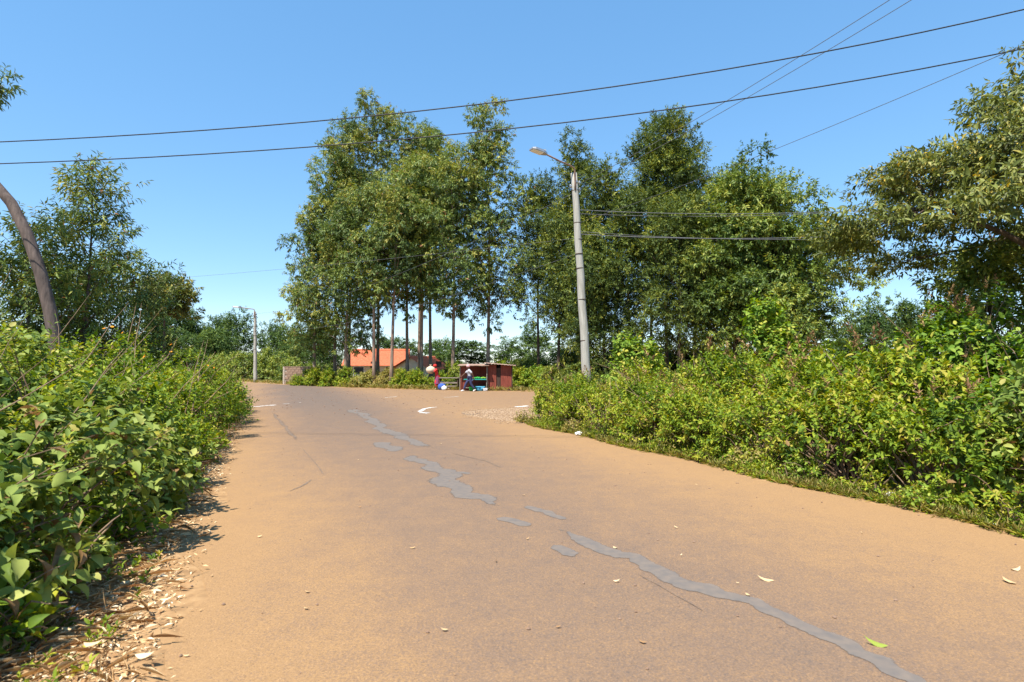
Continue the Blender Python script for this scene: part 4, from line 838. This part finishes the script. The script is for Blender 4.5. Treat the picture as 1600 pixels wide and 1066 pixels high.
for i in range(2):
    mb = MB(); mb.box((0, -.31, .25 + i * .22), (1.2, .03, .1)); mb.build('rail', M['greywood'], t)
def sack(label, loc, mat, r_, h):
    o = empty('sack', loc); tag(o, label, 'sack'); mb = MB(); mb.lathe([(r_*.7, 0), (r_, h*.2), (r_*1.05, h*.5), (r_*.8, h*.8), (r_*.3, h*.92)], 12, sx=1.1); mb.build('sack_body', M[mat], o, True)
    mb = MB(); mb.lathe([(r_*.3, h*.9), (r_*.22, h*.95), (r_*.42, h*1.06)], 10); mb.build('tied_neck', M[mat], o, True)
sack('blue sack standing on the ground beside the bundle carrier', ((691 - 800) / F * 36.8, 36.8, 0), 'blue_plastic', .24, .5)
sack('white sack lying low beside the blue sack', ((694.5 - 800) / F * 36.4, 36.4, 0), 'white_plastic', .16, .3)

# ------------------------------------------------------------------ people
def skin_mesh(name, verts, edges, radii, mat, parent, sub=1):
    me = bpy.data.meshes.new(name); me.from_pydata([tuple(v) for v in verts], edges, []); me.update(); o = link(name, me, mat, parent)
    md = o.modifiers.new('skin', 'SKIN'); md.use_smooth_shade = True
    for i, r_ in enumerate(radii):
        sv = me.skin_vertices[0].data[i]; sv.radius = (r_, r_) if not hasattr(r_, '__len__') else r_; sv.use_root = (i == 0)
    o.modifiers.new('sub', 'SUBSURF').levels = sub; o.modifiers['sub'].render_levels = sub + 1
    return o
def person(label, loc, rz, joints, top, legs, shoe, headwear, skirt=None):
    o = empty('person', loc, rz); tag(o, label, 'person')
    J = {k_: Vector(v) for k_, v in joints.items()}
    order = ['pelvis', 'waist', 'chest', 'neck', 'chin', 'brow', 'crown', 'sh_l', 'el_l', 'wr_l', 'ha_l', 'sh_r', 'el_r', 'wr_r', 'ha_r', 'hip_l', 'kn_l', 'an_l', 'to_l', 'hip_r', 'kn_r', 'an_r', 'to_r']
    rad = dict(pelvis=(.15, .12), waist=(.125, .10), chest=(.15, .11), neck=.055, chin=.075, brow=.098, crown=.07, sh_l=.062, el_l=.047, wr_l=.034, ha_l=.035, sh_r=.062, el_r=.047, wr_r=.034, ha_r=.035,
               hip_l=.092, kn_l=.064, an_l=.042, to_l=.03, hip_r=.092, kn_r=.064, an_r=.042, to_r=.03)
    ed = [('pelvis', 'waist'), ('waist', 'chest'), ('chest', 'neck'), ('neck', 'chin'), ('chin', 'brow'), ('brow', 'crown')]
    for s_ in 'lr': ed += [('chest', 'sh_' + s_), ('sh_' + s_, 'el_' + s_), ('el_' + s_, 'wr_' + s_), ('wr_' + s_, 'ha_' + s_), ('pelvis', 'hip_' + s_), ('hip_' + s_, 'kn_' + s_), ('kn_' + s_, 'an_' + s_), ('an_' + s_, 'to_' + s_)]
    ix = {k_: i for i, k_ in enumerate(order)}
    skin_mesh('body', [J[k_] for k_ in order], [(ix[a], ix[b]) for a, b in ed], [rad[k_] for k_ in order], M['skin'], o)
    for s_ in 'lr':        # five fingers rooted in each palm
        h_ = J['ha_' + s_]; d_ = (h_ - J['wr_' + s_]).normalized(); sdv = d_.orthogonal().normalized(); vv, ee, rr = [], [], []
        for q in range(5):
            r0 = h_ + sdv * (.018 * (q - 1.8)); ln = (.045, .07, .078, .072, .055)[q]; dq = (d_ + sdv * (-.6 if q == 0 else .08 * (q - 2))).normalized()
            n0 = len(vv); vv += [r0, r0 + dq * ln * .55, r0 + dq * ln + Vector((0, 0, -.012))]; ee += [(n0, n0+1), (n0+1, n0+2)]; rr += [.010, .009, .007]
        mb = MB()
        for q in range(5): mb.tube(vv[q*3:q*3+3], rr[q*3:q*3+3], 6)
        mb.build('fingers', M['skin'], o, True)
    k2 = ['waist', 'chest', 'neck', 'sh_l', 'el_l', 'sh_r', 'el_r', 'pelvis']; n2 = J['chest'].lerp(J['neck'], .55)
    pv = [J['waist'], J['chest'], n2, J['sh_l'], J['sh_l'].lerp(J['el_l'], .9), J['sh_r'], J['sh_r'].lerp(J['el_r'], .9), J['pelvis']]
    skin_mesh('top', pv, [(0, 1), (1, 2), (1, 3), (3, 4), (1, 5), (5, 6), (0, 7)], [(.145, .12), (.168, .128), .085, .08, .066, .08, .066, (.165, .135)], M[top], o)
    lv_ = [J['pelvis'] - Vector((0, 0, .04))]; le = []
    for s_ in 'lr':
        n0 = len(lv_); lv_ += [J['hip_' + s_], J['kn_' + s_], J['kn_' + s_].lerp(J['an_' + s_], .85)]; le += [(0, n0), (n0, n0+1), (n0+1, n0+2)]
    skin_mesh('trousers' if skirt is None else 'leggings', lv_, le, [.15, .108, .082, .066, .108, .082, .066], M[legs], o)
    if skirt:
        mb = MB(); c = J['pelvis']; n = 20; rings = []
        for i, (z, r_) in enumerate(((.08, .165), (-.05, .20), (-.25, .225), (-.48, .255))):
            rings += [c + Vector((r_ * (1 + .07 * math.cos(5*q*2*math.pi/n) * i/3) * math.cos(q*2*math.pi/n), .82 * r_ * (1 + .07 * math.cos(5*q*2*math.pi/n) * i/3) * math.sin(q*2*math.pi/n), z)) for q in range(n)]
        mb.add(rings, [(i*n+j, i*n+(j+1) % n, (i+1)*n+(j+1) % n, (i+1)*n+j) for i in range(3) for j in range(n)]); mb.build('skirt', M[skirt], o, True)
    for s_ in 'lr':
        mb = MB(); a, b = J['an_' + s_], J['to_' + s_]; mb.tube([a + (a - b) * .35 + Vector((0, 0, -.02)), a.lerp(b, .3), a.lerp(b, .8), b + (b - a) * .2], [.035, .052, .046, .02], 8); mb.build('shoe', M[shoe], o, True)
    fw = Vector((0, -1, 0))
    hw = MB(); hw.lathe([(.085, -.03), (.112, .02), (.108, .08), (.075, .125), (.02, .145)], 14, J['brow'] + Vector((0, .018, 0)), .95, 1.08); hw.build('headscarf', M[headwear], o, True)
    for sx in (-.032, .032):
        mb = MB(); mb.lathe([(.003, -.01), (.011, 0), (.003, .01)], 8, J['brow'].lerp(J['chin'], .32) + Vector((sx, -.085, 0))); mb.build('eye', M['hair'], o, True)
    mb = MB(); cn = J['brow'].lerp(J['chin'], .6); mb.tube([cn + Vector((0, -.075, .035)), cn + Vector((0, -.10, .0)), cn + Vector((0, -.08, -.012))], [.010, .016, .010], 6); mb.build('nose', M['skin'], o, True)
    mb = MB(); mb.tube([cn + Vector((-.026, -.078, -.04)), cn + Vector((0, -.088, -.042)), cn + Vector((.026, -.078, -.04))], [.006, .009, .006], 6); mb.build('mouth', M['plum_cloth'], o, True)
    return o
# local frame: the figure faces -y, its own left is +x
wloc = Vector(((683 - 800) / F * 37.2, 37.2, 0))
person('person in red top and plum skirt holding a big round bundle', wloc, R(-75), dict(
    pelvis=(0, .02, .86), waist=(0, .0, 1.02), chest=(0, -.06, 1.22), neck=(0, -.10, 1.38), chin=(0, -.14, 1.44), brow=(0, -.15, 1.53), crown=(0, -.14, 1.60),
    sh_l=(.17, -.08, 1.31), el_l=(.24, -.26, 1.14), wr_l=(.19, -.46, 1.18), ha_l=(.15, -.53, 1.20), sh_r=(-.17, -.08, 1.31), el_r=(-.24, -.26, 1.16), wr_r=(-.19, -.46, 1.22), ha_r=(-.15, -.53, 1.24),
    hip_l=(.09, .02, .80), kn_l=(.10, -.10, .46), an_l=(.10, -.02, .09), to_l=(.11, -.16, .035), hip_r=(-.09, .02, .80), kn_r=(-.10, .0, .46), an_r=(-.11, .16, .09), to_r=(-.11, .03, .035)),
    'red_cloth', 'red_cloth', 'white_shoe', 'red_cloth', 'plum_cloth')
bd = empty('cloth_bundle', wloc + Vector((-.40, -.10, 1.30))); tag(bd, 'big round beige bundle in the arms of the person in red', 'bundle')
mb = MB(); mb.lathe([(.05, -.25), (.18, -.21), (.27, -.08), (.28, .03), (.22, .15), (.10, .22), (.04, .24)], 16, sx=1.1); mb.build('bundle_body', M['sack_cloth'], bd, True)
mb = MB(); mb.lathe([(.04, .23), (.035, .26), (.09, .32), (.05, .33)], 10); mb.build('tied_knot', M['sack_cloth'], bd, True)
ploc = Vector(((734 - 800) / F * 34.3, 34.55, 0.0))
person('person striding past the stall in light grey top and navy trousers', ploc, R(-80), dict(
    pelvis=(0, 0, .84), waist=(0, -.02, 1.0), chest=(0, -.06, 1.20), neck=(0, -.09, 1.36), chin=(0, -.12, 1.42), brow=(0, -.13, 1.51), crown=(0, -.12, 1.58),
    sh_l=(.17, -.06, 1.29), el_l=(.22, .12, 1.08), wr_l=(.2, .20, .86), ha_l=(.2, .22, .79), sh_r=(-.17, -.06, 1.29), el_r=(-.24, -.28, 1.10), wr_r=(-.22, -.48, .92), ha_r=(-.21, -.54, .87),
    hip_l=(.09, 0, .80), kn_l=(.09, .06, .44), an_l=(.09, .30, .12), to_l=(.09, .20, .035), hip_r=(-.09, 0, .80), kn_r=(-.09, -.24, .47), an_r=(-.09, -.38, .08), to_r=(-.09, -.52, .04)),
    'grey_cloth', 'navy_cloth', 'white_shoe', 'pink_cloth')

# ------------------------------------------------------------------ leaf litter, fallen leaves, rubbish
g = np.random.default_rng(91); ls = Leaves(); N = 17000
yy = 1.6 + 19 * g.random(N) ** 1.7; oo = g.gamma(3.2, .26, N) - .12
xx = edgeL(yy) - oo; u = np.clip((oo + .45) / 5.45, 0, 1)
zz = .016 + np.maximum(0, u - .22) * .055 + .05 * np.clip((u - .18) * 4, 0, 1) * .6 + g.uniform(0, .03, N)
a = np.stack([g.normal(0, 1, N), g.normal(0, 1, N), g.normal(0, .22, N)], -1); n_ = np.array([0, 0, 1.]) + g.normal(0, .35, (N, 3))
L_ = g.uniform(.018, .062, N) * np.where(g.random(N) < .06, 1.7, 1); ls.put(np.stack([xx, yy, zz], -1), a, n_, L_, L_ * g.uniform(.14, .42, N), np.clip(g.normal(.58, .24, N), 0, 1))
tag(link('leaf_litter', ls.mesh('leaf_litter', T_TWO), M['straw']), 'dry pale leaf litter strewn along the verge of the thicket', 'litter', kind='stuff')
ls = Leaves(); N = 3200; yy = 1.7 + 17 * g.random(N) ** 1.5; oo = g.gamma(4, .2, N)
a = np.stack([g.normal(0, 1, N), g.normal(0, 1, N), g.normal(0, .1, N)], -1); L_ = g.uniform(.06, .26, N)
ls.put(np.stack([edgeL(yy) - oo, yy, .045 + g.uniform(0, .04, N)], -1), a, np.array([0, 0, 1.]) + g.normal(0, .3, (N, 3)), L_, np.full(N, .004), np.clip(g.normal(.6, .2, N), 0, 1))
tag(link('straw_litter', ls.mesh('straw_litter', T_TWO), M['straw']), 'dry straw and twigs scattered through the leaf litter', 'straw', kind='stuff')
ls = Leaves(); N = 700; yy = 2.0 + 18 * g.random(N); oo = g.uniform(.3, 1.3, N)
sprigs(ls, np.stack([edgeL(yy) - oo, yy, np.full(N, .03)], -1), np.array([0, 0, 1.]) + g.normal(0, .4, (N, 3)), .07, 7, .06, .022, -.05, .8, g.uniform(.2, .8, N), g)
tag(link('verge_seedlings', ls.mesh('verge_seedlings', T_MID), M['lantana']), 'sparse green seedlings sprouting through the leaf litter', 'weeds', kind='stuff')
bank = leaf_bank('straw')
def fallen(px, py, L, label, mat='straw', i=5, rz=0, w=.45):
    p = G(px, py); b = leaf_bank(mat); w *= random.uniform(.7, 1.2); o = bpy.data.objects.new('fallen_leaf', b[i]); COL.objects.link(o)
    o.location = (p.x, p.y, .026); o.scale = (L, L * w, -L * .7); o.rotation_euler = (R(random.uniform(-14, 14)), R(random.uniform(-8, 4)), rz); tag(o, label, 'leaf', 'fallen leaves on the road'); return o
fl = 'pale dry leaf lying on the bare dusty road'
for i, (px, py) in enumerate([(560,796),(402,842),(775,880),(1060,828),(820,776),(1058,735),(868,985),(484,930),(822,846),(958,858),(1063,872),(1165,932),(1345,835),(1150,915),(958,912),(690,695),(640,860),(1090,760),(560,720),(880,745),(310,960),(296,1030),(330,905),(1010,1010),(700,990),(475,955)]):
    fallen(px, py, random.uniform(.025, .055), fl, 'straw', random.choice([1, 3, 4, 5, 6, 7]), random.uniform(0, 6.28))
fallen(1210, 912, .12, 'long curled straw-coloured leaf on the road near the tar seam', 'straw', 6, R(160), .14)
fallen(1388, 1016, .12, 'fresh yellow-green leaf on the road near the end of the tar seam', 'vine', 8, R(155), .2)
fallen(1580, 894, .09, 'bleached curled leaf on the road, one of two together', 'straw', 7, R(10), .6); fallen(1588, 917, .09, 'browner curled leaf on the road, the other of two together', 'straw', 5, R(110), .5)
for i, (px, py, L) in enumerate([(95, 1000, .1), (150, 985, .11), (210, 1045, .12), (235, 905, .08), (190, 925, .09), (250, 955, .08), (285, 830, .08), (130, 1025, .11), (215, 965, .09), (268, 905, .07)]):
    o = fallen(px, py, L, 'large curled dry leaf lying on the leaf-littered verge', 'straw', 6 + i % 3, random.uniform(-.3, .6), .34); o.location.z = .075; o['group'] = 'large dry leaves on the verge'
mb = MB(); g = np.random.default_rng(97)
for i in range(420):
    if i < 260: y = 18 + 20 * g.random(); x = -.44 * y - .5 + g.random() * 9
    else: y = 2.6 + 15 * g.random() ** 1.3; x = edgeL(y) + (edgeR(y) - edgeL(y)) * g.random()
    r_ = g.uniform(.006, .016) * (2.0 if y > 18 else .8); mb.lathe([(r_*.6, -.2*r_), (r_, .3*r_), (r_*.5, .8*r_)], 5, (x, y, .014), g.uniform(.8, 1.4), g.uniform(.7, 1.2))
tag(mb.build('loose_stones', M['block'], None), 'tiny dark loose stones scattered over the road', 'stones', kind='stuff')
def rubbish(px, py, s_, label, mat='white_plastic', seed=1):
    r_ = random.Random(seed); p = G(px, py); bm = bmesh.new(); bmesh.ops.create_icosphere(bm, subdivisions=3, radius=1)
    for v in bm.verts:
        q = 1 + r_.uniform(-.28, .22); v.co = Vector((v.co.x * s_ * q, v.co.y * s_ * q * .8, max(-.2, v.co.z * q) * s_ * .6 + s_ * .15))
    me = bpy.data.meshes.new('plastic_scrap'); bm.to_mesh(me); bm.free(); o = link('plastic_scrap', me, M[mat]); o.location = (p.x, p.y, .03); tag(o, label, 'rubbish', 'plastic scraps by the road'); return o
rubbish(1393, 782, .085, 'crumpled white plastic bag in the weeds of the long thicket', seed=3); rubbish(905, 681, .09, 'small whitish plastic scrap at the road edge near the gravel corner', seed=4)
rubbish(1549, 826, .04, 'tiny white plastic scrap in the weeds beneath the overhanging tree', seed=5); rubbish(112, 962, .04, 'small white plastic scrap in the leaf litter', seed=6); rubbish(1148, 727, .07, 'dusty white plastic scrap at the foot of the lantana', seed=7)
